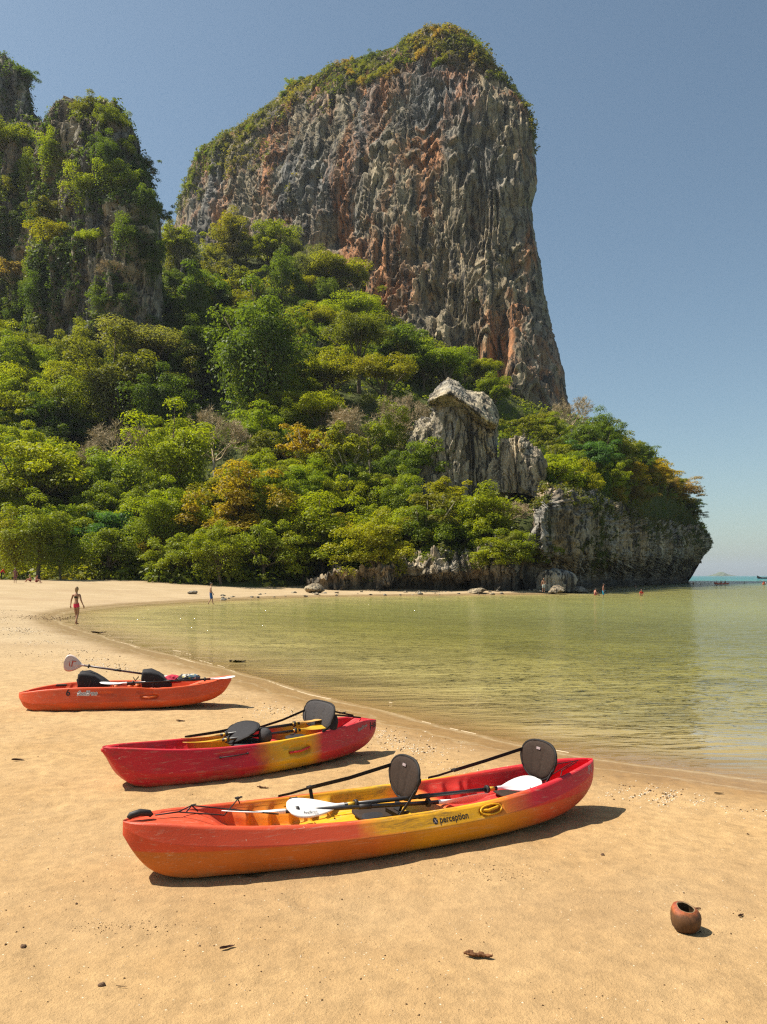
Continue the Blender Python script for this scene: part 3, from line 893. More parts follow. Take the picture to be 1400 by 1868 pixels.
bm = bmesh.new(); bm.from_mesh(cme); bmesh.ops.remove_doubles(bm, verts=bm.verts, dist=.002); bmesh.ops.recalc_face_normals(bm, faces=bm.faces); bm.to_mesh(cme); bm.free()
as_child(link("cap_rock", cme, MAT_OUT), outcrop)
blk = outcrop_part("boulder", [(900, 905, 962), (885, 908, 970), (865, 915, 978), (850, 920, 979), (838, 922, 974), (826, 924, 962), (816, 926, 950), (808, 930, 942)], 128, 4, 1500, 0.2, 2.6)
tag(blk, "rounded grey rock block among bushes, right of the capped pillar", "rock")
slab = outcrop_part("slab_rock", [(1078, 985, 1040), (1070, 984, 1043), (1062, 986, 1046), (1054, 988, 1044), (1049, 992, 1030), (1045, 996, 1010)], 103, 2.0, 1600, 0.10, 4.0, 0, 80, 50)
tag(slab, "flat fallen slab wedged at the foot of the sea cliff behind the standing man", "rock")

# ------------------------------------------------------------------ foliage templates
def leaf_quads(pos, nrm, size, rng, aspect=0.6, tint=None):
    """one bent leaf spray (a quad) at every position"""
    n = len(pos)
    nrm = nrm / (np.linalg.norm(nrm, axis=1, keepdims=True) + 1e-9)
    a = rng.normal(size=(n, 3))
    t = np.cross(nrm, a); t /= np.linalg.norm(t, axis=1, keepdims=True) + 1e-9
    b = np.cross(nrm, t)
    s = (size * rng.uniform(0.6, 1.35, n))[:, None]
    w = s * aspect
    v = np.stack([pos - t * s, pos - b * w + nrm * s * 0.18, pos + t * s, pos + b * w + nrm * s * 0.18], 1)
    f = np.arange(n * 4).reshape(n, 4)
    tt = np.repeat(tint if tint is not None else rng.random(n), 4)
    return v.reshape(-1, 3), f, tt

def crown_data(seed, kind):
    rng = np.random.default_rng(seed)
    if kind == 'dome':      nl, zr, hz, lr, per, ls, lo = 46, 0.30, 0.66, (0.09, 0.16), 300, 0.0145, 0.0
    elif kind == 'round':   nl, zr, hz, lr, per, ls, lo = 52, 0.46, 0.62, (0.09, 0.16), 200, 0.0185, -0.45
    elif kind == 'tall':    nl, zr, hz, lr, per, ls, lo = 60, 0.80, 0.80, (0.10, 0.17), 205, 0.018, -0.75
    elif kind == 'airy':    nl, zr, hz, lr, per, ls, lo = 40, 0.42, 0.66, (0.06, 0.13), 95, 0.022, -0.3
    elif kind == 'draped':  nl, zr, hz, lr, per, ls, lo = 50, 0.62, 0.72, (0.09, 0.16), 200, 0.017, -0.2
    elif kind == 'skirt':   nl, zr, hz, lr, per, ls, lo = 74, 0.56, 0.55, (0.09, 0.15), 190, 0.018, -0.92
    else:                   nl, zr, hz, lr, per, ls, lo = 48, 0.40, 0.42, (0.09, 0.15), 200, 0.019, -0.7   # bush
    P_, N_, T_ = [], [], []
    cents = []
    for i in range(nl):
        while True:
            d = rng.normal(size=3); d /= np.linalg.norm(d)
            if d[2] > lo: break
        q = 0.5 * rng.uniform(0.5, 1.0 + 0.22 * (i % 5 == 0)) if i % 4 else 0.5 * rng.uniform(0.1, 0.6)
        irregular = 1 + 0.28 * math.sin(3.1 * math.atan2(d[1], d[0]) + seed) + 0.12 * math.sin(7 * math.atan2(d[1], d[0]) + 2 * seed)
        c = np.array([d[0] * q * irregular, d[1] * q * irregular, hz + d[2] * q * zr / 0.5])
        cents.append(c)
        r = rng.uniform(*lr)
        lt = rng.random()
        m = per
        u = rng.normal(size=(m, 3)); u /= np.linalg.norm(u, axis=1, keepdims=True)
        u[:, 2] = np.where(u[:, 2] < -0.35, -u[:, 2], u[:, 2])
        sc = np.array([1.15, 1.15, 0.8])
        pts = c + u * sc * r * rng.uniform(0.55, 1.08, (m, 1))
        P_.append(pts); N_.append(u * 0.7 + np.array([0, 0, 0.55]) + rng.normal(size=(m, 3)) * 0.38)
        T_.append(np.clip(lt * 0.6 + rng.random(m) * 0.5 + 0.15 * u[:, 2], 0, 1))  # up-facing leaves of a lobe tinted lighter, highlights put into the colour
        if kind == 'draped' or (kind == 'tall' and i % 3 == 0):
            # creepers hanging down under the lobe
            k = 95
            a = rng.random(k) * 6.283
            rr = r * rng.uniform(0.5, 1.1, k)
            drop = rng.random(k) ** 1.3 * min(0.55, c[2] - 0.05)
            P_.append(np.stack([c[0] + np.cos(a) * rr, c[1] + np.sin(a) * rr, c[2] - drop], 1))
            N_.append(np.stack([np.cos(a), np.sin(a), np.full(k, 0.35)], 1) + rng.normal(size=(k, 3)) * 0.3)
            T_.append(rng.random(k) * 0.5)
    P_, N_, T_ = np.vstack(P_), np.vstack(N_), np.concatenate(T_)
    v, f, t = leaf_quads(P_, N_, ls, rng, 0.55, T_)
    return v, f, t, np.array(cents), hz, zr

def trunk_bm(cents, hz, zr, seed, thick=0.03):
    rng = random.Random(seed)
    bm = bmesh.new()
    top = Vector((rng.uniform(-.04, .04), rng.uniform(-.04, .04), hz - zr * 0.35))
    fork = Vector((top.x * 0.5, top.y * 0.5, max(0.12, top.z * 0.55)))
    tube(bm, [(0, 0, -0.12), (0.01, 0, 0.02), fork, top], [thick * 1.35, thick, thick * 0.8, thick * 0.45], 7)
    idx = list(range(len(cents))); rng.shuffle(idx)
    for i in idx[:9]:
        c = Vector(cents[i])
        mid = fork.lerp(c, 0.5) + Vector((0, 0, 0.03))
        tube(bm, [fork, mid, c], [thick * 0.5, thick * 0.3, thick * 0.12], 5)
    return bm

def bare_bm(seed, spread=0.5):
    """leafless crown: a fan of forking pale branches"""
    rng = random.Random(seed)
    bm = bmesh.new(); bm2 = bmesh.new(); TW = []
    tube(bm, [(0, 0, -.1), (0.02, 0, 0.18), (0.0, 0.02, 0.36)], [0.03, 0.024, 0.018], 6)
    def grow(p, d, ln, r, lev):
        q = p + d * ln
        mid = (p + q) / 2 + Vector((rng.uniform(-1, 1), rng.uniform(-1, 1), rng.uniform(-1, 1))) * ln * 0.13
        tube(bm2, [p, mid, q], [r, r * 0.82, r * 0.6], 4 if lev > 1 else 5, False)
        TW.append((q, d, ln))
        if lev >= 5: return
        for k in range(3 if lev < 3 else 2):
            nd = (d + Vector((rng.uniform(-1, 1), rng.uniform(-1, 1), rng.uniform(-0.55, 0.8))) * 0.85)
            nd.normalize()
            grow(q, nd, ln * rng.uniform(0.62, 0.85), r * 0.62, lev + 1)
    for k in range(5):
        a = k * 1.257 + rng.uniform(-.3, .3)
        d = Vector((math.cos(a) * 0.8, math.sin(a) * 0.8, rng.uniform(0.35, 1.0))).normalized()
        grow(Vector((0, 0, 0.34)), d, 0.18, 0.012, 0)
    for q, d, ln in TW:
        if ln > .12: continue
        for k in range(5):
            nd = (d * .6 + Vector((rng.uniform(-1, 1), rng.uniform(-1, 1), rng.uniform(-.7, .8)))).normalized()
            e_ = q + nd * rng.uniform(.03, .075); sd = nd.cross(Vector((rng.uniform(-1, 1), rng.uniform(-1, 1), rng.uniform(-1, 1)))).normalized() * .0028
            bm2.faces.new([bm2.verts.new(q - sd), bm2.verts.new(q + sd), bm2.verts.new(e_)])
    return bm, bm2

MAT_LEAF = leaf_mat("leaves")
MAT_BARK = simple("bark", (0.13, 0.105, 0.075), 0.9, 0.35, 3.0, 0.1, 0.5, 0.03)
MAT_PALEBARK = simple("pale_bark", (0.42, 0.36, 0.28), 0.9, 0.25, 3.0, 0.1, 0.4, 0.03)
MAT_TWIG = simple("dry_twigs", (0.44, 0.35, 0.21), 0.95, 0.25, 3.0, 0.1, 0.4, 0.03)

TEMPL = {}
for kind, n in (('dome', 3), ('round', 3), ('tall', 2), ('airy', 2), ('draped', 2), ('bush', 2), ('skirt', 3)):
    TEMPL[kind] = []
    for k in range(n):
        sd = {'dome': 11, 'round': 23, 'tall': 37, 'airy': 41, 'draped': 59, 'bush': 67, 'skirt': 83}[kind] + k * 101
        v, f, t, cents, hz, zr = crown_data(sd, kind)
        cm = fast_mesh("crown_" + kind, v, f, False, {'tint': t})
        cm.materials.append(MAT_LEAF)
        bm = trunk_bm(cents, hz, zr, sd)
        tm = bpy.data.meshes.new("trunk_" + kind); bm.to_mesh(tm); bm.free()
        tm.materials.append(MAT_PALEBARK if kind == 'airy' else MAT_BARK)
        TEMPL[kind].append((tm, cm, hz))
TEMPL['bare'] = []
for k in range(2):
    b1, b2 = bare_bm(71 + k * 9)
    tm = bpy.data.meshes.new("trunk_bare"); b1.to_mesh(tm); b1.free(); tm.materials.append(MAT_PALEBARK)
    cm = bpy.data.meshes.new("branches_bare"); b2.to_mesh(cm); b2.free(); cm.materials.append(MAT_TWIG)
    TEMPL['bare'].append((tm, cm, 0.60))

LEAFCOL = {
    'bright': (0.200, 0.238, 0.012), 'mid': (0.150, 0.196, 0.015), 'dark': (0.042, 0.076, 0.016), 'yellow': (0.205, 0.205, 0.013),
    'gold': (0.27, 0.215, 0.022), 'olive': (0.150, 0.165, 0.024), 'grey': (0.130, 0.140, 0.050), 'blue': (0.060, 0.125, 0.034), 'brown': (0.24, 0.18, 0.065)}
TREES = []
SURF = [hill_bvh, BVHTree.FromPolygons([v.co for v in sand_me.vertices if False] or [Vector((0, 0, -50)), Vector((1, 0, -50)), Vector((0, 1, -50))], [(0, 1, 2)])]
rng_t = random.Random(99)
_proto_count = [0]
def plant(x, y, z, W, kind, col, label, group=None, stretch=1.0, name=None, cat=None):
    tm, cm, hz = rng_t.choice(TEMPL[kind])
    nm = name or ('bare_tree' if kind == 'bare' else 'bush' if kind == 'bush' else 'tree')
    e = empty(nm, (x, y, z), rng_t.uniform(0, 6.28), label, cat or ('bush' if nm == 'bush' else 'tree'), group)
    e.scale = (W * rng_t.uniform(0.9, 1.2), W * rng_t.uniform(0.9, 1.2), W * stretch * rng_t.uniform(.9, 1.12))
    e.rotation_euler = (rng_t.uniform(-.09, .09), rng_t.uniform(-.09, .09), e.rotation_euler[2])
    t = bpy.data.objects.new("trunk", tm); COL.objects.link(t); t.parent = e
    c = bpy.data.objects.new("branches" if kind == 'bare' else "crown", cm); COL.objects.link(c); c.parent = e
    k = rng_t.uniform(0.85, 1.18)
    b = LEAFCOL.get(col, (0.05, 0.09, 0.015))
    c.color = (b[0] * k * rng_t.uniform(0.93, 1.08), b[1] * k, b[2] * k, 1)
    TREES.append(e)
    return e

head_bvh = BVHTree.FromPolygons([v.co for v in head_me.vertices], [tuple(p.vertices) for p in head_me.polygons])
def plant_px(px, py, wpx, kind, col, label, group=None, stretch=1.0, Ymin=99, Ymax=330, surf=None, name=None):
    """find the spot on the hillside whose tree shows its crown at this place of the photograph"""
    hz = {'dome': 0.60, 'round': 0.55, 'tall': 0.62, 'airy': 0.6, 'draped': 0.55, 'bush': 0.35, 'bare': 0.6}[kind] * stretch
    if 600 < px < 975 and py > 915:              # growing out of the low shore cliff and hanging over it
        h = head_bvh.ray_cast(Vector((0, 0, HC)), Vector(((px - 700) / F, 1.0, -(py - 1050) / F)).normalized())
        if h[0] is not None:
            W = wpx * h[0].y / F
            return plant(h[0].x, h[0].y + .12 * W, h[0].z - hz * W, W, kind, col, label, group, stretch, name)
    best = None
    Y = Ymin
    while Y < Ymax:
        W = wpx * Y / F
        p = P(px, py, Y)
        base = p.z - hz * W
        g = max(hill_z(p.x, p.y), ground_z(p.x, p.y))
        err = base - g
        if best is None or err < best[0]: best = (err, p.x, p.y, max(g, base), W, g)
        if err <= 0: break
        Y += 1.0
    err, x, y, z, W, g = best
    if kind == 'bare':                           # stands clear in front of its neighbours
        Yb = y * .945
        W = wpx * Yb / F * 1.15
        p = P(px, py, Yb)
        gb = hill_z(p.x, p.y)
        if gb > -2 and (p.z - gb) / (.6 * W) < 1.6:
            return plant(p.x, p.y, gb, W, kind, col, label, group, max(1.0, (p.z - gb) / (.6 * W)), name)
        W = wpx * y / F
    if kind in ('round', 'airy', 'dome') and z < 6:      # beach-edge trees carry leaves right down
        kind = rng_t.choice(('skirt', 'skirt', kind)) if kind == 'airy' else 'skirt'
    return plant(x, y, g if err > 0 else z, W, kind, col, label, group, stretch, name)

# --- individual trees one can point at (px, py of the crown's middle, crown width, kind, leaf colour, label)
HERO = [
    (60, 880, 190, 'round', 'bright', "big bright green tree filling the left edge above the beach"),
    (25, 660, 95, 'dome', 'bright', "rounded bright green tree at the left edge below the creeper-hung cliff"),
    (100, 680, 80, 'round', 'mid', "round green tree just left of the pale grey rock streaks at the cliff foot"),
    (18, 770, 110, 'round', 'bright', "light green tree at the left edge, second up from the beach"),
    (110, 770, 120, 'round', 'mid', "mid-green tree left of the big creeper-draped tree"),
    (200, 720, 150, 'draped', 'olive', "tall creeper-draped tree with a bright top right of the pale cliff streaks"),
    (265, 645, 170, 'dome', 'grey', "broad grey-olive tree above the creeper-draped tree"),
    (268, 565, 116, 'dome', 'dark', "dark dome-crowned tree below the notch between the cliffs"),
    (300, 760, 120, 'draped', 'dark', "dark creeper-covered tree right of the tall creeper-draped tree"),
    (220, 806, 105, 'bare', 'brown', "leafless brown-branched tree, left of the two in the lower jungle"),
    (395, 800, 120, 'bare', 'brown', "leafless pale-branched tree, right of the two in the lower jungle"),
    (310, 870, 150, 'draped', 'bright', "tall bright green tree hung with creepers between the leafless trees and the beach"),
    (205, 890, 110, 'round', 'mid', "green tree below the left leafless tree"),
    (365, 545, 110, 'round', 'dark', "dark leafy tree in the notch just below the bare cliff's left end"),
    (362, 615, 80, 'tall', 'dark', "narrow dark tree smothered in creepers, upper of a pair in the middle of the slope"),
    (368, 670, 85, 'tall', 'dark', "dark creeper-smothered tree, lower of a pair in the middle of the slope"),
    (485, 690, 175, 'draped', 'dark', "huge dark tree curtained with creepers in the middle of the slope"),
    (470, 612, 120, 'dome', 'olive', "wide olive tree right above the huge creeper-curtained tree"),
    (515, 535, 70, 'tall', 'dark', "slim dark conical tree high on the slope near the bare cliff"),
    (445, 530, 90, 'airy', 'olive', "thin olive tree showing pale limbs, high on the slope"),
    (505, 448, 80, 'round', 'mid', "bushy green tree against the foot of the bare cliff's grey left wall"),
    (420, 445, 90, 'airy', 'olive', "feathery olive tree at the foot of the bare cliff's left corner"),
    (330, 460, 80, 'airy', 'mid', "leaning open-crowned tree on the skyline between the two cliffs"),
    (600, 505, 100, 'dome', 'yellow', "yellow-green flat-topped tree under the hollow in the bare cliff"),
    (650, 520, 80, 'airy', 'olive', "thin olive tree at the cliff foot beside the yellow-green flat top"),
    (580, 590, 90, 'dome', 'yellow', "yellow-green tree mid-slope below the flat-topped one"),
    (650, 575, 100, 'dome', 'bright', "bright domed tree close under the bare cliff's ledge"),
    (655, 640, 130, 'dome', 'olive', "broad olive tree with a shaded underside, upper slope centre"),
    (735, 645, 110, 'round', 'dark', "deep green leafy tree against the bare cliff's pale buttress"),
    (815, 680, 100, 'dome', 'mid', "low green tree strip along the bare cliff's foot, above the capped pillar"),
    (610, 690, 90, 'round', 'yellow', "yellow-green tree right of the huge creeper-curtained tree"),
    (700, 700, 100, 'dome', 'yellow', "yellow-topped tree left of the capped pillar's top"),
    (590, 760, 110, 'dome', 'bright', "bright green tree in the slope's centre below the curtained tree"),
    (680, 770, 130, 'bare', 'brown', "tangled leafless tree left of the capped rock pillar"),
    (745, 745, 80, 'bare', 'brown', "dry leafless tree touching the capped pillar's left side"),
    (470, 800, 110, 'round', 'mid', "mid-green tree right of the leafless trees"),
    (560, 830, 120, 'airy', 'gold', "golden-leaved open tree in the centre of the lower slope"),
    (640, 850, 120, 'airy', 'olive', "olive thin-leaved tree left of the rock pillar's foot"),
    (705, 835, 80, 'tall', 'mid', "upright green tree hard against the pillar's left face"),
    (770, 860, 90, 'round', 'mid', "green tree covering the left foot of the rock pillar"),
    (430, 940, 150, 'round', 'gold', "golden yellow tree above the beach, the largest golden crown"),
    (300, 1005, 80, 'bush', 'gold', "orange-yellow bush on the beach edge left of the golden tree"),
    (210, 985, 100, 'bush', 'blue', "blue-green feathery bush at the beach edge"),
    (130, 985, 110, 'bush', 'mid', "low green bush at the beach edge, left of the feathery one"),
    (20, 990, 100, 'bush', 'olive', "olive bush at the left edge of the beach"),
    (400, 1010, 110, 'bush', 'bright', "light green bush under the golden tree"),
    (490, 920, 100, 'round', 'mid', "green creeper-hung tree right of the golden tree"),
    (590, 985, 150, 'round', 'bright', "bright green leafy tree at the beach edge behind the grey boulder"),
    (690, 1000, 130, 'airy', 'yellow', "yellow-green tree spreading low over the shore rocks"),
    (480, 1015, 120, 'bush', 'mid', "dense green bush hanging to the sand right of the golden tree"),
    (785, 950, 130, 'airy', 'olive', "thin olive tree in front of the rock pillar's base"),
    (880, 970, 120, 'round', 'bright', "broad-leaved light green tree over the shore cliff left of the standing man"),
    (640, 1020, 110, 'bush', 'bright', "light green bush hanging over the shore cliff right of the grey boulder"),
    (745, 1010, 110, 'bush', 'yellow', "yellow-green bush spilling over the shore cliff in the middle"),
    (830, 1000, 100, 'bush', 'mid', "green bush hanging low over the shore cliff left of the broad-leaved tree"),
    (930, 1010, 70, 'bush', 'olive', "olive bush on the shore cliff's brink left of the dark cleft"),
    (815, 915, 90, 'airy', 'yellow', "yellow-flecked tree right below the rock pillar"),
    (930, 935, 80, 'bare', 'brown', "white-stemmed leafless tree beside the dark cleft in the sea cliff"),
    (900, 720, 70, 'round', 'mid', "dark green tree right of the pillar's cap rock"),
    (960, 790, 80, 'airy', 'olive', "dry brownish tree right of the cap rock, above the block"),
    (1045, 755, 80, 'bare', 'brown', "bare grey tree on the skyline at the tall cliff's right foot"),
    (1010, 790, 70, 'round', 'mid', "green tree on the ridge below the tall cliff's right corner"),
    (1060, 815, 75, 'round', 'dark', "dark tree on the headland ridge, first right of the bare skyline tree"),
    (1105, 815, 70, 'tall', 'dark', "tall dark tree on the headland ridge"),
    (1075, 845, 75, 'round', 'blue', "grey-green tree on the headland slope below the tall dark one"),
    (1165, 830, 60, 'round', 'dark', "dark bronze-green tree, last big one on the headland ridge"),
    (1010, 870, 90, 'bush', 'bright', "bright green bush on top of the sea cliff left of the palm-dark bush"),
    (1055, 890, 80, 'bush', 'yellow', "yellow-green bush at the brink of the sea cliff"),
    (1098, 888, 32, 'tall', 'dark', "small dark pointed bush at the sea cliff's brink"),
    (1140, 875, 85, 'bush', 'gold', "golden dry bush on the headland slope under the ridge trees"),
    (1190, 895, 90, 'bush', 'gold', "golden-brown bush in the middle of the headland slope"),
    (1240, 945, 75, 'bush', 'brown', "brown dry bush near the headland's overhanging point"),
    (1150, 925, 70, 'bush', 'brown', "dull brown bush hanging over the sea cliff's edge"),
    (1268, 975, 34, 'bush', 'olive', "olive bush at the very tip of the headland"),
    (1225, 885, 45, 'bush', 'olive', "olive bush on the headland's skyline"),
    (1258, 925, 40, 'bush', 'dark', "small dark bush on the headland's outer skyline"),
]
LEAFCOL['dark'] = (0.082, 0.126, 0.018)
for h in HERO:
    st = {'tall': 1.15}.get(h[3], 1.0) if h[0] < 1112 else .62
    plant_px(h[0], h[1], h[2], h[3], h[4], h[5], None, st)

# --- the rest of the jungle, zone by zone
def in_poly(px, py, poly):
    c = False; j = len(poly) - 1
    for i in range(len(poly)):
        xi, yi = poly[i]; xj, yj = poly[j]
        if (yi > py) != (yj > py) and px < (xj - xi) * (py - yi) / (yj - yi) + xi: c = not c
        j = i
    return c
LANDMARKS = [(60, 880, "big bright tree at the left edge"), (18, 770, "second tree up the left edge"), (25, 660, "rounded tree under the creeper-hung cliff"), (140, 660, "pale grey cliff streaks"), (200, 720, "tall creeper-draped tree"),
    (265, 645, "broad grey-olive tree"), (268, 565, "dark dome-crowned tree"), (220, 806, "left leafless tree"), (395, 800, "right leafless tree"), (310, 870, "tall creeper-hung tree by the beach"), (365, 545, "dark tree in the notch"),
    (365, 645, "pair of creeper-smothered trees"), (485, 690, "huge creeper-curtained tree"), (470, 612, "wide olive tree mid-slope"), (515, 535, "slim conical tree"), (505, 448, "bushy tree at the grey cliff wall"), (420, 445, "feathery tree at the bare cliff's corner"),
    (600, 505, "flat-topped tree under the cliff hollow"), (650, 575, "bright domed tree under the ledge"), (655, 640, "broad shaded olive tree"), (735, 645, "deep green tree at the pale buttress"), (590, 760, "bright tree in the slope's centre"),
    (680, 770, "tangled leafless tree"), (560, 830, "golden open tree"), (705, 835, "upright tree beside the pillar"), (840, 740, "capped rock pillar"), (950, 850, "rounded rock block"), (430, 940, "largest golden crown"), (300, 1005, "orange-yellow beach bush"),
    (210, 985, "feathery blue-green bush"), (590, 985, "bright tree behind the grey boulder"), (690, 1000, "low yellow-green shore tree"), (785, 950, "thin olive tree below the pillar"), (880, 970, "broad-leaved tree over the shore"), (930, 935, "white-stemmed leafless tree"),
    (1045, 755, "bare skyline tree"), (1060, 815, "first dark ridge tree"), (1105, 815, "tall dark ridge tree"), (1165, 830, "last dark ridge tree"), (1010, 870, "bright bush on the sea cliff"), (1098, 888, "small dark pointed bush"), (1140, 875, "golden bush under the ridge trees"),
    (1190, 895, "golden-brown bush mid-headland"), (1240, 945, "brown bush near the point"), (1225, 885, "olive bush on the headland's skyline")]
COLWORD = {'bright': 'bright green', 'mid': 'mid-green', 'dark': 'dark green', 'yellow': 'yellow-green', 'gold': 'golden', 'olive': 'olive', 'grey': 'grey-green', 'blue': 'blue-green', 'brown': 'dry brown'}
KINDWORD = {'dome': 'dome-topped tree', 'round': 'round-crowned tree', 'tall': 'upright tree', 'airy': 'thin-leaved tree', 'draped': 'creeper-hung tree', 'bush': 'bush', 'bare': 'leafless tree'}
USED = set()
def own_label(px, py, w, kind, col):
    near_ = sorted(LANDMARKS, key=lambda q: (q[0] - px) ** 2 + (q[1] - py) ** 2)[:5]
    size = 'small' if w < 44 else 'mid-sized' if w < 70 else 'large'
    for q in near_:
        dx, dy = px - q[0], py - q[1]
        dist = math.hypot(dx, dy)
        deg = math.degrees(math.atan2(-dy, dx)) % 360
        where = ('right of', 'above and right of', 'above', 'above and left of', 'left of', 'below and left of', 'below', 'below and right of')[int((deg + 22.5) // 45) % 8]
        how = 'just' if dist < 45 else 'a little' if dist < 90 else 'well'
        lab = "%s %s %s %s %s the %s" % (size, COLWORD[col], KINDWORD[kind], how, where, q[2])
        if lab not in USED and len(lab.split()) <= 16:
            USED.add(lab)
            return lab
    return None
ZONES = [
    ([(-60, 640), (300, 640), (300, 900), (-60, 900)], 58, 66, ['round', 'dome', 'draped'], ['mid', 'bright', 'bright', 'dark', 'olive'], "mid-sized green tree packed in the jungle below the creeper-hung cliff", "jungle trees under the left cliff"),
    ([(300, 430), (560, 470), (700, 640), (560, 700), (300, 700)], 50, 46, ['round', 'dome', 'airy', 'tall'], ['olive', 'mid', 'yellow', 'bright', 'dark', 'grey'], "small far tree crowded on the upper slope under the bare cliff", "trees on the upper slope"),
    ([(300, 690), (780, 690), (740, 900), (300, 900)], 46, 62, ['round', 'dome', 'draped', 'airy'], ['mid', 'bright', 'yellow', 'bright', 'dark', 'olive'], "mid-sized tree packed in the middle of the jungle slope", "trees in the middle of the slope"),
    ([(-60, 900), (940, 900), (960, 1020), (-60, 1040)], 46, 78, ['bush', 'bush', 'draped', 'round'], ['mid', 'bright', 'bright', 'yellow', 'mid'], "leafy tree in the front row along the far beach", "front row of trees along the far beach"),
    ([(700, 640), (960, 700), (980, 800), (900, 700), (760, 690)], 14, 48, ['round', 'dome'], ['mid', 'dark', 'bright'], "small green tree along the tall cliff's foot", "trees at the tall cliff's foot"),
    ([(900, 760), (1040, 770), (1180, 840), (1120, 890), (980, 890), (920, 800)], 24, 46, ['round', 'bush', 'airy'], ['mid', 'dark', 'bright', 'olive'], "small green tree on the headland between the block and the sea cliff", "trees on the headland"),
    ([(1110, 860), (1200, 850), (1275, 950), (1200, 945), (1120, 925)], 24, 26, ['bush'], ['gold', 'brown', 'gold', 'gold', 'yellow', 'olive', 'brown'], "low dry golden bush on the outer headland", "dry bushes on the outer headland"),
]
for poly, n, w, kinds, cols, lab, grp in ZONES:
    xs = [p[0] for p in poly]; ys = [p[1] for p in poly]
    k = 0
    pts = []
    tries = 0
    while k < n and tries < 20000:
        tries += 1
        px, py = rng_t.uniform(min(xs), max(xs)), rng_t.uniform(min(ys), max(ys))
        if not in_poly(px, py, poly): continue
        sep = w * 0.5 * (1 - tries / 20000)
        if any((px - a) ** 2 + (py - b) ** 2 < sep * sep for a, b in pts): continue
        if 770 < px < 985 and 690 < py < 900: continue
        if any(h_[3] == 'bare' and math.hypot(px - h_[0], (py - h_[1]) * .8) < h_[2] * .75 for h_ in HERO): continue
        pts.append((px, py))
        kd = rng_t.choice(kinds)
        ww, cc = w * rng_t.uniform(0.85, 1.5), rng_t.choice(cols)
        plant_px(px, py, ww, kd, cc, own_label(px, py, ww, kd, cc) or lab, grp)
        k += 1

# --- trees clinging to the left massif
mass_bvh = BVHTree.FromPolygons([v.co for v in dome_me.vertices], [tuple(p.vertices) for p in dome_me.polygons])
tow_bvh = BVHTree.FromPolygons([v.co for v in tow_me.vertices], [tuple(p.vertices) for p in tow_me.polygons])
def cling(px, py, wpx, kind, col, label, group=None):
    d = Vector(((px - 700) / F, 1.0, -(py - 1050) / F)).normalized()
    o_ = Vector((0, 0, HC))
    hs = [h for h in (mass_bvh.ray_cast(o_, d), tow_bvh.ray_cast(o_, d)) if h[0] is not None]
    if not hs: return None
    h = min(hs, key=lambda q: q[3])
    p = h[0]; W_ = wpx * p.y / F
    hz = {'dome': 0.60, 'round': 0.55, 'draped': 0.55, 'bush': 0.35, 'airy': 0.6, 'bare': 0.6}[kind]
    return plant(p.x, p.y + W_ * .10, p.z - hz * W_, W_, kind, col, label, group)
TOPX_ = [318, 335, 360, 385, 430, 480, 540, 600, 650, 700, 760, 800, 850, 890, 930, 960]
TOPY_ = [380, 340, 300, 262, 246, 195, 155, 128, 112, 94, 76, 68, 78, 104, 143, 185]
LEDGE = [(160, 205, 60, 'round', 'olive', "olive bushy tree crowning the creeper-hung dome"), (205, 225, 55, 'round', 'mid', "green tree on the dome's right shoulder"), (230, 275, 55, 'bush', 'mid', "bush on the dome's skyline, right side"),
    (265, 305, 50, 'airy', 'dark', "dark open tree leaning off the dome's right skyline"), (280, 350, 50, 'airy', 'dark', "thin dark tree low on the dome's right skyline"), (35, 140, 45, 'round', 'dark', "dark tree on the tower's right shoulder at the left edge"),
    (65, 190, 55, 'airy', 'brown', "dry thin tree in the saddle between tower and dome"), (20, 265, 90, 'dome', 'bright', "bright domed tree at the left edge below the bare tower wall"),
    (105, 300, 70, 'draped', 'bright', "bright-topped hanging tree below the dome's pale streaks"), (165, 350, 80, 'draped', 'bright', "large bright-topped hanging tree in the dome's middle"), (220, 345, 80, 'draped', 'mid', "hanging green tree right of the dome's middle"),
    (255, 385, 60, 'draped', 'dark', "dark hanging tree near the dome's right edge"), (60, 330, 70, 'draped', 'mid', "hanging tree left of the dome's bright-topped pair"), (25, 350, 60, 'bush', 'olive', "olive bush hanging at the left edge above grey streaks"),
    (110, 435, 100, 'dome', 'yellow', "wide yellow-topped tree on a ledge across the lower dome"), (165, 445, 60, 'dome', 'bright', "bright tree at the ledge's right end on the lower dome"), (205, 490, 55, 'bare', 'brown', "leafless tree jutting from the lower dome"),
    (235, 445, 75, 'draped', 'dark', "dark creeper mass low on the dome's right"), (255, 500, 60, 'draped', 'dark', "dark hanging tree above the dark dome-crowned tree"), (30, 420, 70, 'draped', 'dark', "dark hanging tree low at the left edge"),
    (20, 500, 60, 'airy', 'brown', "dry pale tree low at the left edge of the cliff"), (60, 540, 60, 'draped', 'dark', "dark creepers left of the pale cliff streaks"), (30, 590, 60, 'draped', 'dark', "lowest dark creepers at the left edge of the cliff"), (205, 560, 70, 'draped', 'dark', "dark creepers right of the pale cliff streaks"),
    (190, 290, 55, 'draped', 'dark', "dark creepers under the dome's summit trees"), (292, 400, 46, 'airy', 'dark', "thin dark tree on the dome's right edge above the dark dome-crowned tree"), (296, 445, 42, 'draped', 'mid', "narrow hanging tree at the dome's lower right edge"), (278, 470, 50, 'draped', 'dark', "dark hanging tree inside the dome's lower right edge"),
    (85, 390, 60, 'bush', 'olive', "olive bush above the wide yellow-topped ledge tree")]
for q in LEDGE: cling(*q)
main_bvh = BVHTree.FromPolygons([v.co for v in main_me.vertices], [tuple(p.vertices) for p in main_me.polygons])
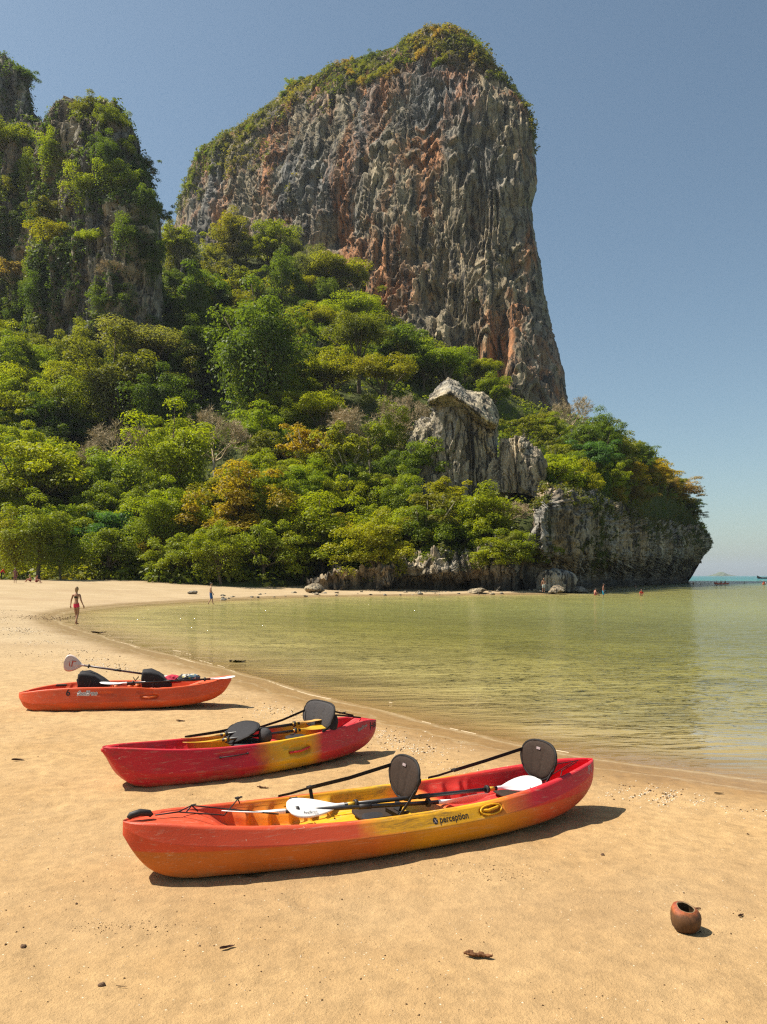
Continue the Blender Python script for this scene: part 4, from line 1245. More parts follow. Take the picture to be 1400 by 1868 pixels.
for i in range(46):
    px = rng_t.uniform(345, 950) if i % 3 else rng_t.uniform(640, 900)
    ty = np.interp(px, TOPX_, TOPY_)
    d = Vector(((px - 700) / F, 1.0, -(ty + rng_t.choice((6, 14, 30, 50)) - 1050) / F)).normalized()
    h = main_bvh.ray_cast(Vector((0, 0, HC)), d)
    if h[0] is None: continue
    p = h[0]; W_ = rng_t.uniform(16, 38) * p.y / F
    plant(p.x, p.y + .3 * W_, p.z - .22 * W_, W_, rng_t.choice(('bush', 'round', 'bush', 'airy')), rng_t.choice(('olive', 'mid', 'grey', 'olive', 'dark', 'brown')), "small scrubby bush along the tall bare cliff's green skyline", "bushes along the tall cliff's skyline", 1.0, 'bush')

# ------------------------------------------------------------------ scrub on rock, undergrowth
def clump_field(name, pts, nrms, sizes, leaves, leaf_rel, mat, seed, tint_base=None):
    rng = np.random.default_rng(seed)
    n = len(pts)
    u = rng.normal(size=(n, leaves, 3)); u /= np.linalg.norm(u, axis=2, keepdims=True)
    u = u + nrms[:, None, :] * 0.55
    u[:, :, 2] += 0.15
    u /= np.linalg.norm(u, axis=2, keepdims=True)
    s = sizes[:, None, None]
    pos = pts[:, None, :] + u * s * rng.uniform(0.3, 1.0, (n, leaves, 1)) * np.array([1, 1, 0.8])
    nn_ = u * 0.7 + np.array([0, 0, 0.5]) + rng.normal(size=u.shape) * 0.4
    t = (tint_base if tint_base is not None else rng.random(n))[:, None] * 0.75 + rng.random((n, leaves)) * 0.3
    v, f, tt = leaf_quads(pos.reshape(-1, 3), nn_.reshape(-1, 3), np.repeat(sizes * leaf_rel, leaves), rng, 0.55, np.clip(t, 0, 1).ravel())
    me = fast_mesh(name, v, f, False, {'tint': tt})
    o = link(name, me, mat); o['kind'] = 'stuff'
    return o

def sample_grid(G, n, weight, rng):
    """random points on a grid surface; weight(p, normal) 0..1"""
    c = (G[:-1, :-1] + G[1:, 1:]) / 2
    du = G[1:, :-1] - G[:-1, :-1]; dv = G[:-1, 1:] - G[:-1, :-1]
    nr = np.cross(du, dv)
    ar = np.linalg.norm(nr, axis=2)
    nr = nr / (ar[..., None] + 1e-9)
    c = c.reshape(-1, 3); nr = nr.reshape(-1, 3); ar = ar.ravel()
    w = ar * weight(c, nr)
    if w.sum() <= 0: return np.zeros((0, 3)), np.zeros((0, 3))
    k = rng.choice(len(c), n, p=w / w.sum())
    jit = rng.normal(size=(n, 3)) * 0.25
    return c[k] + jit, nr[k]

def pixels(c):
    return c[:, 0] / c[:, 1] * F + 700, 1050 - (c[:, 2] - HC) / c[:, 1] * F

rs = np.random.default_rng(8)
MAT_SCRUB = leaf_mat("scrub_leaves", False, (0.105, 0.120, 0.024), (0.23, 0.185, 0.045), 0.45)
MAT_VINE = leaf_mat("creeper_leaves", False, (0.080, 0.120, 0.024), (0.19, 0.21, 0.03), 0.45)
MAT_UNDER = leaf_mat("undergrowth_leaves", False, (0.150, 0.195, 0.016), (0.24, 0.23, 0.024), 0.5)
# tall cliff: thick on the sloping left shoulder and the summit, thin tufts on ledges
Gf = G[:, :400]
TOPX = np.array([318, 335, 360, 385, 430, 480, 540, 600, 650, 700, 760, 800, 850, 890, 930, 960, 980])
TOPY = np.array([380, 340, 300, 262, 246, 195, 155, 128, 112, 94, 76, 68, 78, 104, 143, 185, 300])
THK = np.array([40, 75, 70, 95, 85, 85, 75, 70, 60, 58, 48, 42, 48, 42, 32, 22, 6])
def w_main(c, nr):
    px, py = pixels(c)
    dep = py - np.interp(px, TOPX, TOPY)
    th = np.interp(px, TOPX, THK) * (0.75 + 0.9 * fbm(c * 0.07, 3, 91))
    band = smooth(-dep, -th, -th * 0.45)
    tufts = smooth(np.abs(nr[:, 2]) * np.sign(nr[:, 2] * 1.0), 0.35, 0.6) * smooth(fbm(c * 0.10, 3, 77), 0.05, 0.3) * 0.25
    left = smooth(-px, -560, -380) * smooth(fbm(c * 0.06, 3, 95), 0.12, 0.3) * 0.5 * smooth(-py, -430, -330)
    return np.clip(band + tufts + left, 0, 1)
pt, nr = sample_grid(Gf, 5200, w_main, rs)
nr = np.where((nr[:, 1] > 0)[:, None], -nr, nr)
clump_field("cliff_scrub", pt, nr, rs.uniform(0.6, 1.6, len(pt)) * np.where(rs.random(len(pt)) < .12, 2.0, 1), 24, 0.235, MAT_SCRUB, 3, np.clip(0.5 + 0.9 * fbm(pt * 0.05, 3, 4), 0, 1))
# left massif: creepers nearly everywhere, rock shows in vertical streaks
def w_left(c, nr):
    px, py = pixels(c)
    bare = smooth(fbm(c * np.array([.10, .10, .018]), 3, 55), 0.02, 0.22)
    tuft = smooth(fbm(c * np.array([.09, .09, .07]), 3, 58), -0.15, 0.15)
    streak = np.exp(-((px - 135) / 22) ** 2) * smooth(py, 560, 620) + np.exp(-((px - 122) / 20) ** 2 - ((py - 240) / 28) ** 2) + np.exp(-((px - 210) / 14) ** 2 - ((py - 250) / 30) ** 2) \
        + np.exp(-((px - 285) / 10) ** 2 - ((py - 480) / 35) ** 2) + 0.9 * np.exp(-((px - 10) / 36) ** 2 - ((py - 185) / 55) ** 2)
    return np.clip((0.10 + 0.9 * tuft) * (1 - 0.8 * bare) * (1 - np.clip(streak, 0, 1) * 0.97), 0, 1)
for Gx, nme, cnt in ((G1[:, :300], "creepers", 7600), (G2[:, :150], "creepers", 2200)):
    pt, nr = sample_grid(Gx, cnt, w_left, rs)
    nr = np.where((nr[:, 1] > 0)[:, None], -nr, nr)
    clump_field(nme, pt, nr, rs.uniform(0.7, 1.9, len(pt)), 24, 0.24, MAT_VINE, 5, np.clip(0.42 + 1.0 * fbm(pt * 0.08, 3, 6), 0, 1))
# sea cliff: dry scrub along the top, green patches in the clefts
def w_head(c, nr):
    px, py = pixels(c)
    top = np.interp(px, [900, 960, 1000, 1050, 1100, 1140, 1180, 1235, 1270, 1300], [965, 900, 885, 890, 902, 917, 942, 957, 970, 990])
    band = smooth(-(py - top), -45, -8)
    pat = smooth(fbm(c * 0.22, 3, 43), 0.2, 0.4) * 0.45 * smooth(-py, -1030, -1000)
    cleft = np.exp(-((px - 1092) / 14) ** 2 - ((py - 990) / 40) ** 2) * 2
    low = smooth(-px, -975, -940) * smooth(-py, -1040, -1010)
    return np.clip(band + pat + cleft + low * 0.6, 0, 1)
pt, nr = sample_grid(HG2, 2200, w_head, rs)
nr = np.where((nr[:, 1] > 0)[:, None], -nr, nr)
clump_field("cliff_scrub", pt, nr, rs.uniform(0.4, 1.0, len(pt)), 34, 0.26, MAT_SCRUB, 9, np.clip(0.5 + 0.9 * fbm(pt * 0.1, 3, 14), 0, 1))
# low dry scrub matting the outer headland's slope
def w_dry(c, nr):
    px, py = pixels(c)
    return smooth(px, 1095, 1125) * smooth(-px, -1305, -1290) * smooth(c[:, 2], 8, 12) * smooth(-c[:, 1], -262, -250)
MAT_DRY = leaf_mat("dry_scrub_leaves", False, (0.20, 0.17, 0.035), (0.34, 0.25, 0.07), 0.4)
pt, nr = sample_grid(HG, 1800, w_dry, rs)
nr = np.where((nr[:, 2] < 0)[:, None], -nr, nr)
clump_field("dry_scrub", pt + nr * .3, nr, rs.uniform(0.5, 1.3, len(pt)), 28, 0.24, MAT_DRY, 19, np.clip(0.5 + 0.9 * fbm(pt * 0.09, 3, 26), 0, 1))
# forest floor
def w_hill(c, nr):
    px, py = pixels(c)
    return smooth(c[:, 2], 0.6, 2.0) * smooth(-c[:, 1], -300, -270) * (1 + 5 * smooth(-c[:, 1], -118, -104) * smooth(-px, -640, -560)) * np.where(px > 975, smooth(-(py - np.interp(px, [975, 1000, 1050, 1100, 1140, 1180, 1235, 1270, 1300], [905, 880, 886, 898, 914, 940, 953, 962, 982])), -14, 0), 1)
pt, nr = sample_grid(HG, 8000, w_hill, rs)
nr = np.where((nr[:, 2] < 0)[:, None], -nr, nr)
clump_field("undergrowth", pt + nr * 0.5, nr, rs.uniform(0.9, 2.6, len(pt)), 23, 0.20, MAT_UNDER, 12, np.clip(0.45 + 0.9 * fbm(pt * 0.06, 3, 16), 0, 1))

# ------------------------------------------------------------------ kayaks
def plastic(name, stops, Lk, dirt=0.35, low_stops=None, zsplit=0.16, scuff=None, in_stops=None):
    m, nt, out = new_mat(name)
    c = coords(nt)
    sx = nt.nodes.new("ShaderNodeSeparateXYZ"); L(nt, c, sx.inputs[0])
    n = noise(nt, c, 2.2, 4, 0.6)
    nf = noise(nt, c, 26, 4, 0.65)
    t = mth(nt, 'ADD', mth(nt, 'DIVIDE', sx.outputs[0], Lk), 0.5)
    t = mth(nt, 'ADD', t, mth(nt, 'MULTIPLY', mth(nt, 'SUBTRACT', n, 0.5), 0.11))
    t = mth(nt, 'ADD', t, mth(nt, 'MULTIPLY', mth(nt, 'SUBTRACT', nf, 0.5), 0.02))
    col = ramp(nt, t, stops)
    if low_stops:
        low = ramp(nt, t, low_stops)
        col = mixc(nt, ramp(nt, mth(nt, 'ADD', sx.outputs[2], mth(nt, 'MULTIPLY', nf, 0.01)), [(zsplit - 0.004, 1.0), (zsplit + 0.006, 0.0)]), col, low)
    if in_stops:
        col = mixc(nt, attr(nt, 'inside'), col, ramp(nt, t, in_stops))
    # sun-bleach and hairline scratches
    sc = noise(nt, mapping(nt, c, (3, 30, 55)), 1.0, 6, 0.75, 0.5)
    col = mixc(nt, ramp(nt, sc, [(0.55, 0.0), (0.72, 0.5)]), col, (0.55, 0.42, 0.30))
    col = mixc(nt, 1.0, col, ramp(nt, n, [(0.3, 0.86), (0.7, 1.10)]), 'MULTIPLY')
    # beach dirt rubbed on in patches
    g = noise(nt, mapping(nt, c, (1.6, 3, 8), (3, 1, 2)), 1.0, 7, 0.7, 0.4)
    col = mixc(nt, mth(nt, 'MULTIPLY', ramp(nt, g, [(0.52, 0.0), (0.72, 1.0)]), dirt), col, (0.13, 0.075, 0.035))
    if scuff:
        a, b = scuff
        ms = mth(nt, 'MULTIPLY', ramp(nt, t, [(a - 0.03, 0.0), (a + 0.02, 1.0)]), ramp(nt, t, [(b - 0.04, 1.0), (b + 0.04, 0.0)]))
        ms = mth(nt, 'MULTIPLY', ms, ramp(nt, sx.outputs[2], [(zsplit, 0.0), (zsplit + 0.01, 1.0)]))
        ss = noise(nt, mapping(nt, c, (5, 40, 24), rot=(0, R(35), 0)), 1.0, 8, 0.8, 0.9)
        col = mixc(nt, mth(nt, 'MULTIPLY', mth(nt, 'MULTIPLY', ms, ramp(nt, ss, [(0.44, 0.0), (0.62, 1.0)])), 0.7), col, (0.09, 0.06, 0.03))
    # wet sand clinging low on the hull and in smears
    sn = noise(nt, c, 7, 6, 0.7, 0.4)
    sg = noise(nt, c, 220, 2, 0.7)
    low_ = ramp(nt, mth(nt, 'ADD', sx.outputs[2], mth(nt, 'MULTIPLY', mth(nt, 'SUBTRACT', sn, 0.5), 0.16)), [(0.015, 1.0), (0.075, 0.0)])
    sm = mth(nt, 'MULTIPLY', low_, ramp(nt, sg, [(0.42, 0.0), (0.52, 1.0)]))
    col = mixc(nt, mth(nt, 'MULTIPLY', sm, 0.75), col, (0.42, 0.27, 0.13))
    # pale scraped nicks
    v = noise(nt, mapping(nt, c, (9, 30, 30)), 1.0, 3, 0.6, 1.5)
    col = mixc(nt, ramp(nt, v, [(0.69, 0.0), (0.72, 0.55)]), col, (0.72, 0.5, 0.36))
    rg = ramp(nt, nf, [(0.2, 0.38), (0.8, 0.62)])
    h = mth(nt, 'ADD', noise(nt, c, 90, 3, 0.6), mth(nt, 'MULTIPLY', n, 2.0))
    princ(nt, out, col, rg, bump(nt, h, 0.25, 0.004), 0.35)
    return m

FABRIC = simple("seat_fabric", (0.036, 0.023, 0.016), 0.85, 0.25, 60, 0.25, 0.5, 0.003)
FABRIC_B = simple("black_fabric", (0.022, 0.020, 0.022), 0.8, 0.3, 60, 0.3, 0.5, 0.003)
FABRIC_G = simple("grey_fabric", (0.050, 0.046, 0.046), 0.85, 0.25, 60, 0.25, 0.5, 0.003)
WEB = simple("black_webbing", (0.018, 0.016, 0.015), 0.75, 0.3, 120, 0.3, 0.4, 0.002)
RUBBER = simple("dark_rubber", (0.028, 0.024, 0.022), 0.6, 0.3, 50, 0.4, 0.3, 0.003)
WHITEP = simple("white_plastic", (0.80, 0.78, 0.74), 0.4, 0.06, 14, 0.45, 0.05, 0.002)
PINKW = simple("faded_white_plastic", (0.62, 0.50, 0.44), 0.5, 0.10, 14, 0.4, 0.1, 0.002)
YELP = simple("yellow_plastic", (0.62, 0.36, 0.03), 0.4, 0.10, 14, 0.45, 0.1, 0.002)
WOODY = simple("sun_faded_yellow_plastic", (0.58, 0.33, 0.10), 0.45, 0.15, 14, 0.4, 0.1, 0.002)
SHAFT = simple("shaft_black", (0.025, 0.021, 0.020), 0.35, 0.3, 40, 0.5, 0.1, 0.002)
SHAFT_V = simple("shaft_dull_purple", (0.10, 0.065, 0.07), 0.4, 0.2, 40, 0.5, 0.1, 0.002)
INK = simple("dark_print", (0.02, 0.02, 0.022), 0.6, 0.3, 80, 0.3, 0.1, 0.001)
INKR = simple("red_print", (0.45, 0.05, 0.02), 0.6, 0.3, 80, 0.3, 0.1, 0.001)
INKW = simple("white_print", (0.75, 0.72, 0.68), 0.6, 0.1, 80, 0.3, 0.1, 0.001)
INKG = simple("grey_print", (0.30, 0.24, 0.24), 0.6, 0.2, 80, 0.3, 0.1, 0.001)

def lerp_tab(tab):
    x = np.array([a for a, _ in tab]); y = np.array([b for _, b in tab])
    def f(t):
        # monotone-ish smooth interpolation
        t = np.clip(t, x[0], x[-1])
        i = np.clip(np.searchsorted(x, t) - 1, 0, len(x) - 2)
        u = (t - x[i]) / (x[i + 1] - x[i])
        m = np.gradient(y, x)
        h = x[i + 1] - x[i]
        return (2 * u ** 3 - 3 * u ** 2 + 1) * y[i] + (u ** 3 - 2 * u ** 2 + u) * h * m[i] + (-2 * u ** 3 + 3 * u ** 2) * y[i + 1] + (u ** 3 - u ** 2) * h * m[i + 1]
    return f

class Hull:
    def __init__(s, Lk, B, keel, gun, floor, plan=2.6, planq=0.72, tilt=0.80, chine=0.5, dents=(), ribs=(), endw=0.05, lip=0.05):
        s.L, s.B = Lk, B
        s.keel, s.gun, s.floor = lerp_tab(keel), lerp_tab(gun), lerp_tab(floor)
        s.plan, s.planq, s.tilt, s.ch, s.dents, s.ribs, s.endw, s.lip = plan, planq, tilt, chine, dents, ribs, endw, lip
    def half(s, t):
        return s.B / 2 * max(0.0, 1 - abs(t) ** s.plan) ** s.planq + s.endw * max(0.0, 1 - abs(t) ** 14) ** 0.5
    def band(s, t, h, out=0.0, side=-1):
        """point on the upper side between chine (h=0) and gunwale (h=1)"""
        k, g, b = float(s.keel(t)), float(s.gun(t)), s.half(t)
        zc = k + (g - k) * s.ch
        y = b * (1 + (s.tilt - 1) * h)
        dz = (g - zc); dy = b * (1 - s.tilt)
        ln = math.hypot(dz, dy) + 1e-9
        # plan-view slope so that decals sit square on the skin
        e = 1e-3
        sl = (s.half(min(t + e, 1)) - s.half(max(t - e, -1))) / (2 * e * s.L / 2)
        nx, ny, nz = -sl, 1.0, dy / ln
        q = math.sqrt(nx * nx + ny * ny + nz * nz)
        return Vector((t * s.L / 2 + out * nx / q, side * (y + out * ny / q), zc + dz * h + out * nz / q))
    def section(s, t):
        k, g, b = float(s.keel(t)), float(s.gun(t)), s.half(t)
        f = min(float(s.floor(t)), g - 0.006)
        zc = k + (g - k) * s.ch
        rb = b * s.tilt
        lw = min(s.lip, rb * 0.4)
        dep = g - f
        o = [(0, k), (.25 * b, k + .001), (.5 * b, k + .008 * min(1, (g - k) / .3)), (.68 * b, k + .035 * (zc - k)), (.80 * b, k + .10 * (zc - k)), (.885 * b, k + .26 * (zc - k)), (.945 * b, k + .55 * (zc - k)), (.985 * b, k + .88 * (zc - k)), (b, zc - .003), (b, zc + .001)]
        nb = 12
        hb = 1 - min(0.10, 0.018 / (g - zc + 1e-6))
        for i in range(1, nb + 1):
            h = i / nb * hb
            o.append((b + (rb - b) * h, zc + (g - zc) * h))
        o += [(rb - lw * .02, g - .008), (rb - lw * .10, g - .002), (rb - lw * .25, g), (rb - lw * .6, g + .001), (rb - lw * .85, g - .003), (rb - lw, g - min(.012, dep * .4))]
        ri = rb - lw
        wi = ri * (1 - 0.20 * min(1, dep / .2))
        for u in (.15, .35, .6, .85, .97):
            o.append((ri + (wi - ri) * u, g - .012 * min(1, dep * 20) - (dep - .012) * u if dep > .012 else g - dep))
        o += [(wi * .94, f), (wi * .75, f), (wi * .5, f), (wi * .25, f + .006 * min(1, dep * 6)), (0, f + .010 * min(1, dep * 6))]
        return o, (10, 10 + nb, 10 + nb + 6, 10 + nb + 11)
    def mesh(s, name, n=330):
        u = np.linspace(-1, 1, n)
        ts = 0.55 * u + 0.45 * np.sin(u * np.pi / 2)
        ts = np.sign(ts) * (1 - (1 - np.abs(ts)) ** 1.15)
        ts[0], ts[-1] = -0.99995, 0.99995
        rows = []
        for t in ts:
            o, (i0, i1, i2, i3) = s.section(t)
            near = [list((t * s.L / 2, -y, z)) for y, z in o]
            far = [list((t * s.L / 2, y, z)) for y, z in o]
            for (tc, hc, rt, rh, dp, sides) in s.dents:
                for sd, arr in ((-1, near), (1, far)):
                    if sd not in sides: continue
                    for i in range(i0, i1):
                        h = (i - i0 + 1) / (i1 - i0)
                        q = abs((t - tc) / rt) ** 3 + abs((h - hc) / rh) ** 3
                        if q < 1.15:
                            arr[i][1] -= sd * dp * float(smooth(np.array(1.15 - q), 0, 0.45))
                            arr[i][2] += 0.0
            for (ta, tb, per, amp) in s.ribs:
                if ta < t < tb:
                    w = min(1, (t - ta) / .02, (tb - t) / .02)
                    ph = ((t - ta) / per) % 1.0
                    a = amp * w * (ph if ph < .75 else (1 - ph) * 3) * 1.3
                    for sd, arr in ((-1, near), (1, far)):
                        for i in range(i2 + 1, i3 + 2):
                            arr[i][1] -= sd * a
            rows.append(near + far[-2:0:-1])
        G_ = np.array(rows)
        nr = G_.shape[1]
        f = grid_faces(n, nr, wrap=True)
        v = G_.reshape(-1, 3)
        v = np.vstack([v, G_[0].mean(0), G_[-1].mean(0)])
        j = np.arange(nr)
        tri = np.vstack([np.stack([np.full(nr, n * nr), (j + 1) % nr, j], 1), np.stack([np.full(nr, n * nr + 1), (n - 1) * nr + j, (n - 1) * nr + (j + 1) % nr], 1)])
        t2 = np.vstack([f[:, [0, 1, 2]], f[:, [0, 2, 3]], tri])
        hn = len(o)
        one = np.zeros(nr); idx = np.concatenate([np.arange(hn), np.arange(hn - 2, 0, -1)])
        one[idx >= i1 + 4] = 1
        me = fast_mesh(name, v, t2, True, {'inside': np.concatenate([np.tile(one, n), [0, 0]])})
        bm = bmesh.new(); bm.from_mesh(me); bmesh.ops.recalc_face_normals(bm, faces=bm.faces); bm.to_mesh(me); bm.free()
        # keep the chine crisp
        return me

def text_mesh(txt, size=1.0, shear=0.0, offset=0.0, extr=0.0):
    cu = bpy.data.curves.new("txt", 'FONT')
    cu.body = txt; cu.size = size; cu.shear = shear; cu.offset = offset; cu.extrude = extr
    cu.resolution_u = 3
    o = bpy.data.objects.new("txt", cu); COL.objects.link(o)
    dg = bpy.context.evaluated_depsgraph_get()
    me = bpy.data.meshes.new_from_object(o.evaluated_get(dg))
    bpy.data.objects.remove(o); bpy.data.curves.remove(cu)
    return me

def decal(hull, par, name, txt, t0, h0, size, mat, shear=0.0, offset=0.0, out=0.0012, rot=0.0, hscale=1.0):
    """flat lettering wrapped on the near upper side: t0 start, h0 height 0..1"""
    me = text_mesh(txt, size, shear, offset)
    bm = bmesh.new(); bm.from_mesh(me)
    for _ in range(1):
        bmesh.ops.subdivide_edges(bm, edges=[e for e in bm.edges if e.calc_length() > size * 0.3], cuts=2)
    k = float(hull.keel(t0)); g = float(hull.gun(t0))
    bh = (g - k) * (1 - hull.ch)
    for v in bm.verts:
        x, y = v.co.x, v.co.y * hscale
        x, y = x * math.cos(rot) - y * math.sin(rot), x * math.sin(rot) + y * math.cos(rot)
        v.co = hull.band(min(0.995, t0 + x / (hull.L / 2)), h0 + y / bh, out)
    me2 = bpy.data.meshes.new(name); bm.to_mesh(me2); bm.free()
    bpy.data.meshes.remove(me)
    return link(name, me2, mat, par)

def seat_back(w, h, th, mat, name, par, loc, tilt, seams=True, power=2.6, fold=0.0, low=0.75):
    """padded back rest in its own YZ plane, front towards -x"""
    bm = bmesh.new()
    n, mrad = 40, 12
    def pt(a, q, side):
        ca, sa = math.cos(a), math.sin(a)
        y = math.copysign(abs(ca) ** (2 / power), ca) * w / 2
        z = math.copysign(abs(sa) ** (2 / power), sa) * h / 2
        if z < 0: y *= 1 - (1 - low) * (-z / (h / 2))
        y *= q; z *= q
        bulge = th / 2 * math.sqrt(max(0, 1 - q ** 4))
        x = side * bulge
        if seams and side < 0:
            for sy in (-1, 1):
                d = abs(y - sy * (w * 0.13 + 0.10 * w * (z / h)))
                x += 0.009 * math.exp(-(d / 0.010) ** 2)
        x += 0.18 * (y * y) / w * -1.0            # wraps forward at the sides
        x += fold * (z / h + .5) ** 2
        return Vector((x, y, z))
    for side in (-1, 1):
        rings = []
        for i in range(mrad + 1):
            q = i / mrad
            q = q ** 0.8
            if i == 0: rings.append([bm.verts.new(pt(0, 0, side))])
            else: rings.append([bm.verts.new(pt(2 * math.pi * k / n, q, side)) for k in range(n)])
        for i in range(mrad):
            for k in range(n):
                if i == 0: bm.faces.new((rings[0][0], rings[1][k], rings[1][(k + 1) % n]))
                else: bm.faces.new((rings[i][k], rings[i + 1][k], rings[i + 1][(k + 1) % n], rings[i][(k + 1) % n]))
    bmesh.ops.remove_doubles(bm, verts=bm.verts, dist=1e-4)
    o = bm_obj(name, bm, mat, par, True)
    o.location = loc; o.rotation_euler = (0, tilt, 0)
    # piping round the rim
    bm = bmesh.new()
    pts = [pt(2 * math.pi * k / n, 1.0, 1) for k in range(n + 1)]
    tube(bm, pts, th * 0.16 + 0.003, 6, False)
    bm_obj("piping", bm, WEB, o)
    return o

def cushion(w, l, th, mat, par, loc, name="seat_cushion"):
    bm = bmesh.new()
    n, mr = 36, 7
    def pt(a, q, side):
        ca, sa = math.cos(a), math.sin(a)
        x = math.copysign(abs(ca) ** .7, ca) * l / 2 * q
        y = math.copysign(abs(sa) ** .7, sa) * w / 2 * q
        return Vector((x, y, side * th / 2 * math.sqrt(max(0, 1 - q ** 4)) + 0.25 * y * y))
    for side in (-1, 1):
        rings = [[bm.verts.new(pt(0, 0, side))]] + [[bm.verts.new(pt(2 * math.pi * k / n, (i / mr) ** .8, side)) for k in range(n)] for i in range(1, mr + 1)]
        for i in range(mr):
            for k in range(n):
                if i == 0: bm.faces.new((rings[0][0], rings[1][k], rings[1][(k + 1) % n]))
                else: bm.faces.new((rings[i][k], rings[i + 1][k], rings[i + 1][(k + 1) % n], rings[i][(k + 1) % n]))
    bmesh.ops.remove_doubles(bm, verts=bm.verts, dist=1e-4)
    o = bm_obj(name, bm, mat, par, True); o.location = loc
    return o

def strap_part(par, pts, w=0.03, name="strap", side=(0, 0, 1), mat=None):
    bm = bmesh.new(); strip(bm, pts, side, w)
    return bm_obj(name, bm, mat or WEB, par)

def cord_part(par, pts, r=0.004, name="cord", mat=None):
    bm = bmesh.new(); tube(bm, pts, r, 6)
    return bm_obj(name, bm, mat or RUBBER, par)

def buckle(par, p, s=0.035):
    bm = bmesh.new()
    box(bm, p, (s * 1.3, s, s * 0.45), Matrix.Rotation(0.4, 3, 'Z'), s * 0.12)
    box(bm, Vector(p) + Vector((s * .9, 0, .004)), (s * .7, s * .7, s * 0.3), Matrix.Rotation(-0.3, 3, 'Z'), s * 0.08)
    return bm_obj("buckle", bm, RUBBER, par)

def paddle(label, a, b, blade_mat, shaft_mat, roll_a=0.0, roll_b=0.0, bl=0.44, bw=0.18, r=0.0145, tape=None, group=None, text=None, joint=True):
    """two-bladed paddle lying from tip a to tip b (world points)"""
    a, b = Vector(a), Vector(b)
    mid = (a + b) / 2
    e = empty("paddle", mid, 0, label, "paddle", group)
    d = (b - a).normalized()
    up = Vector((0, 0, 1))
    side = d.cross(up).normalized(); up = side.cross(d).normalized()
    M = Matrix((d, side, up)).transposed()
    e.rotation_euler = M.to_euler()
    Ln = (b - a).length
    sh = Ln / 2 - bl
    bm = bmesh.new(); tube(bm, [(-sh - .02, 0, 0), (0, 0, 0), (sh + .02, 0, 0)], r, 12)
    s = bm_obj("shaft", bm, shaft_mat, e)
    if joint:
        bm = bmesh.new(); tube(bm, [(-.05, 0, 0), (.05, 0, 0)], r * 1.22, 12); bm_obj("ferrule", bm, RUBBER, s)
    for sx_ in (-1, 1):
        bm = bmesh.new(); tube(bm, [(sx_ * (sh * .86) - .012, 0, 0), (sx_ * (sh * .86) + .012, 0, 0)], r * 2.0, 14)
        bm_obj("drip_ring", bm, RUBBER, s)
        if tape is not None:
            bm = bmesh.new(); tube(bm, [(sx_ * (sh - .09), 0, 0), (sx_ * (sh - .03), 0, 0)], r * 1.12, 12); bm_obj("tape", bm, tape, s)
    for sx_, roll, tip in ((-1, roll_a, 0), (1, roll_b, 1)):
        bm = bmesh.new()
        nL, nW = 22, 11
        rows = []
        for side_ in (1, -1):
            rr = []
            for i in range(nL):
                u = i / (nL - 1)
                wd = bw / 2 * (math.sin(min(1, u * 1.35) * math.pi / 2) ** 1.1) * (1 - max(0, (u - .72) / .28) ** 2.4 * 0.999) ** 0.5
                wd = max(wd, r * 1.05 if u < .3 else 0.004)
                rib = math.exp(-(u / .45) ** 2)
                row = []
                for j in range(nW):
                    v = -1 + 2 * j / (nW - 1)
                    y = v * wd * (1 + (0.10 * u if v > 0 else 0))
                    z = side_ * (0.0035 + r * 0.9 * rib * math.exp(-(y / (r * 1.1)) ** 2)) * math.sqrt(max(0.0, 1 - v ** 6)) + 0.03 * u * u - 0.25 * y * y
                    row.append(bm.verts.new((sx_ * (sh + u * bl), y, z)))
                rr.append(row)
            rows.append(rr)
            for i in range(nL - 1):
                for j in range(nW - 1):
                    f = bm.faces.new((rr[i][j], rr[i + 1][j], rr[i + 1][j + 1], rr[i][j + 1])); f.smooth = True
        bmesh.ops.remove_doubles(bm, verts=bm.verts, dist=5e-4)
        bo = bm_obj("blade", bm, blade_mat, e)
        bo.rotation_euler = (roll, 0, 0)
        if text and text[0] == tip:
            me = text_mesh(text[1], text[2])
            for v in me.vertices:
                x, y = v.co.x - text[4], v.co.y - text[2] * .35 + text[5]
                x, y = x * text[6][0], y * text[6][1]
                v.co = (sx_ * (sh + bl * .62) + x, y, 0.009 + 0.03 * .4 - 0.25 * y * y)
            link("lettering", me, text[3], bo)
    return e

def place(hull_center, yaw, pitch, roll, name, label, group=None):
    x, y = hull_center
    e = empty(name, (x, y, ground_z(x, y)), yaw, label, "kayak", group)
    e.rotation_euler = (roll, pitch, yaw)
    bpy.context.view_layer.update()
    return e

def carry_handle(par, p, mat=RUBBER, yaw=0.0, s=1.0):
    bm = bmesh.new()
    tube(bm, [(-.075 * s, 0, .012), (-.06 * s, 0, .030), (0, 0, .042), (.06 * s, 0, .030), (.075 * s, 0, .012)], [.016 * s, .022 * s, .024 * s, .022 * s, .016 * s], 10)
    o = bm_obj("carry_handle", bm, mat, par, True); o.location = p; o.rotation_euler = (0, 0, yaw)
    return o

def side_grip(hull, par, t, h, mat, lt=0.05, side=-1):
    """moulded hand hold: raised oval rim with a bar across the recess"""
    bm = bmesh.new()
    pts = []
    for k in range(29):
        a = 2 * math.pi * k / 28
        pts.append(hull.band(t + math.copysign(abs(math.cos(a)) ** .8, math.cos(a)) * lt, h + math.sin(a) * .30, 0.002, side))
    tube(bm, pts, 0.007, 6, False)
    o = bm_obj("grip_rim", bm, mat, par, True)
    bm = bmesh.new()
    tube(bm, [hull.band(t - lt * .95, h + .10, -0.01, side), hull.band(t - lt * .3, h - .02, 0.004, side), hull.band(t + lt * .5, h + .05, 0.004, side), hull.band(t + lt * .95, h + .16, -0.01, side)], 0.011, 8)
    bm_obj("grip_bar", bm, mat, o, True)
    return o

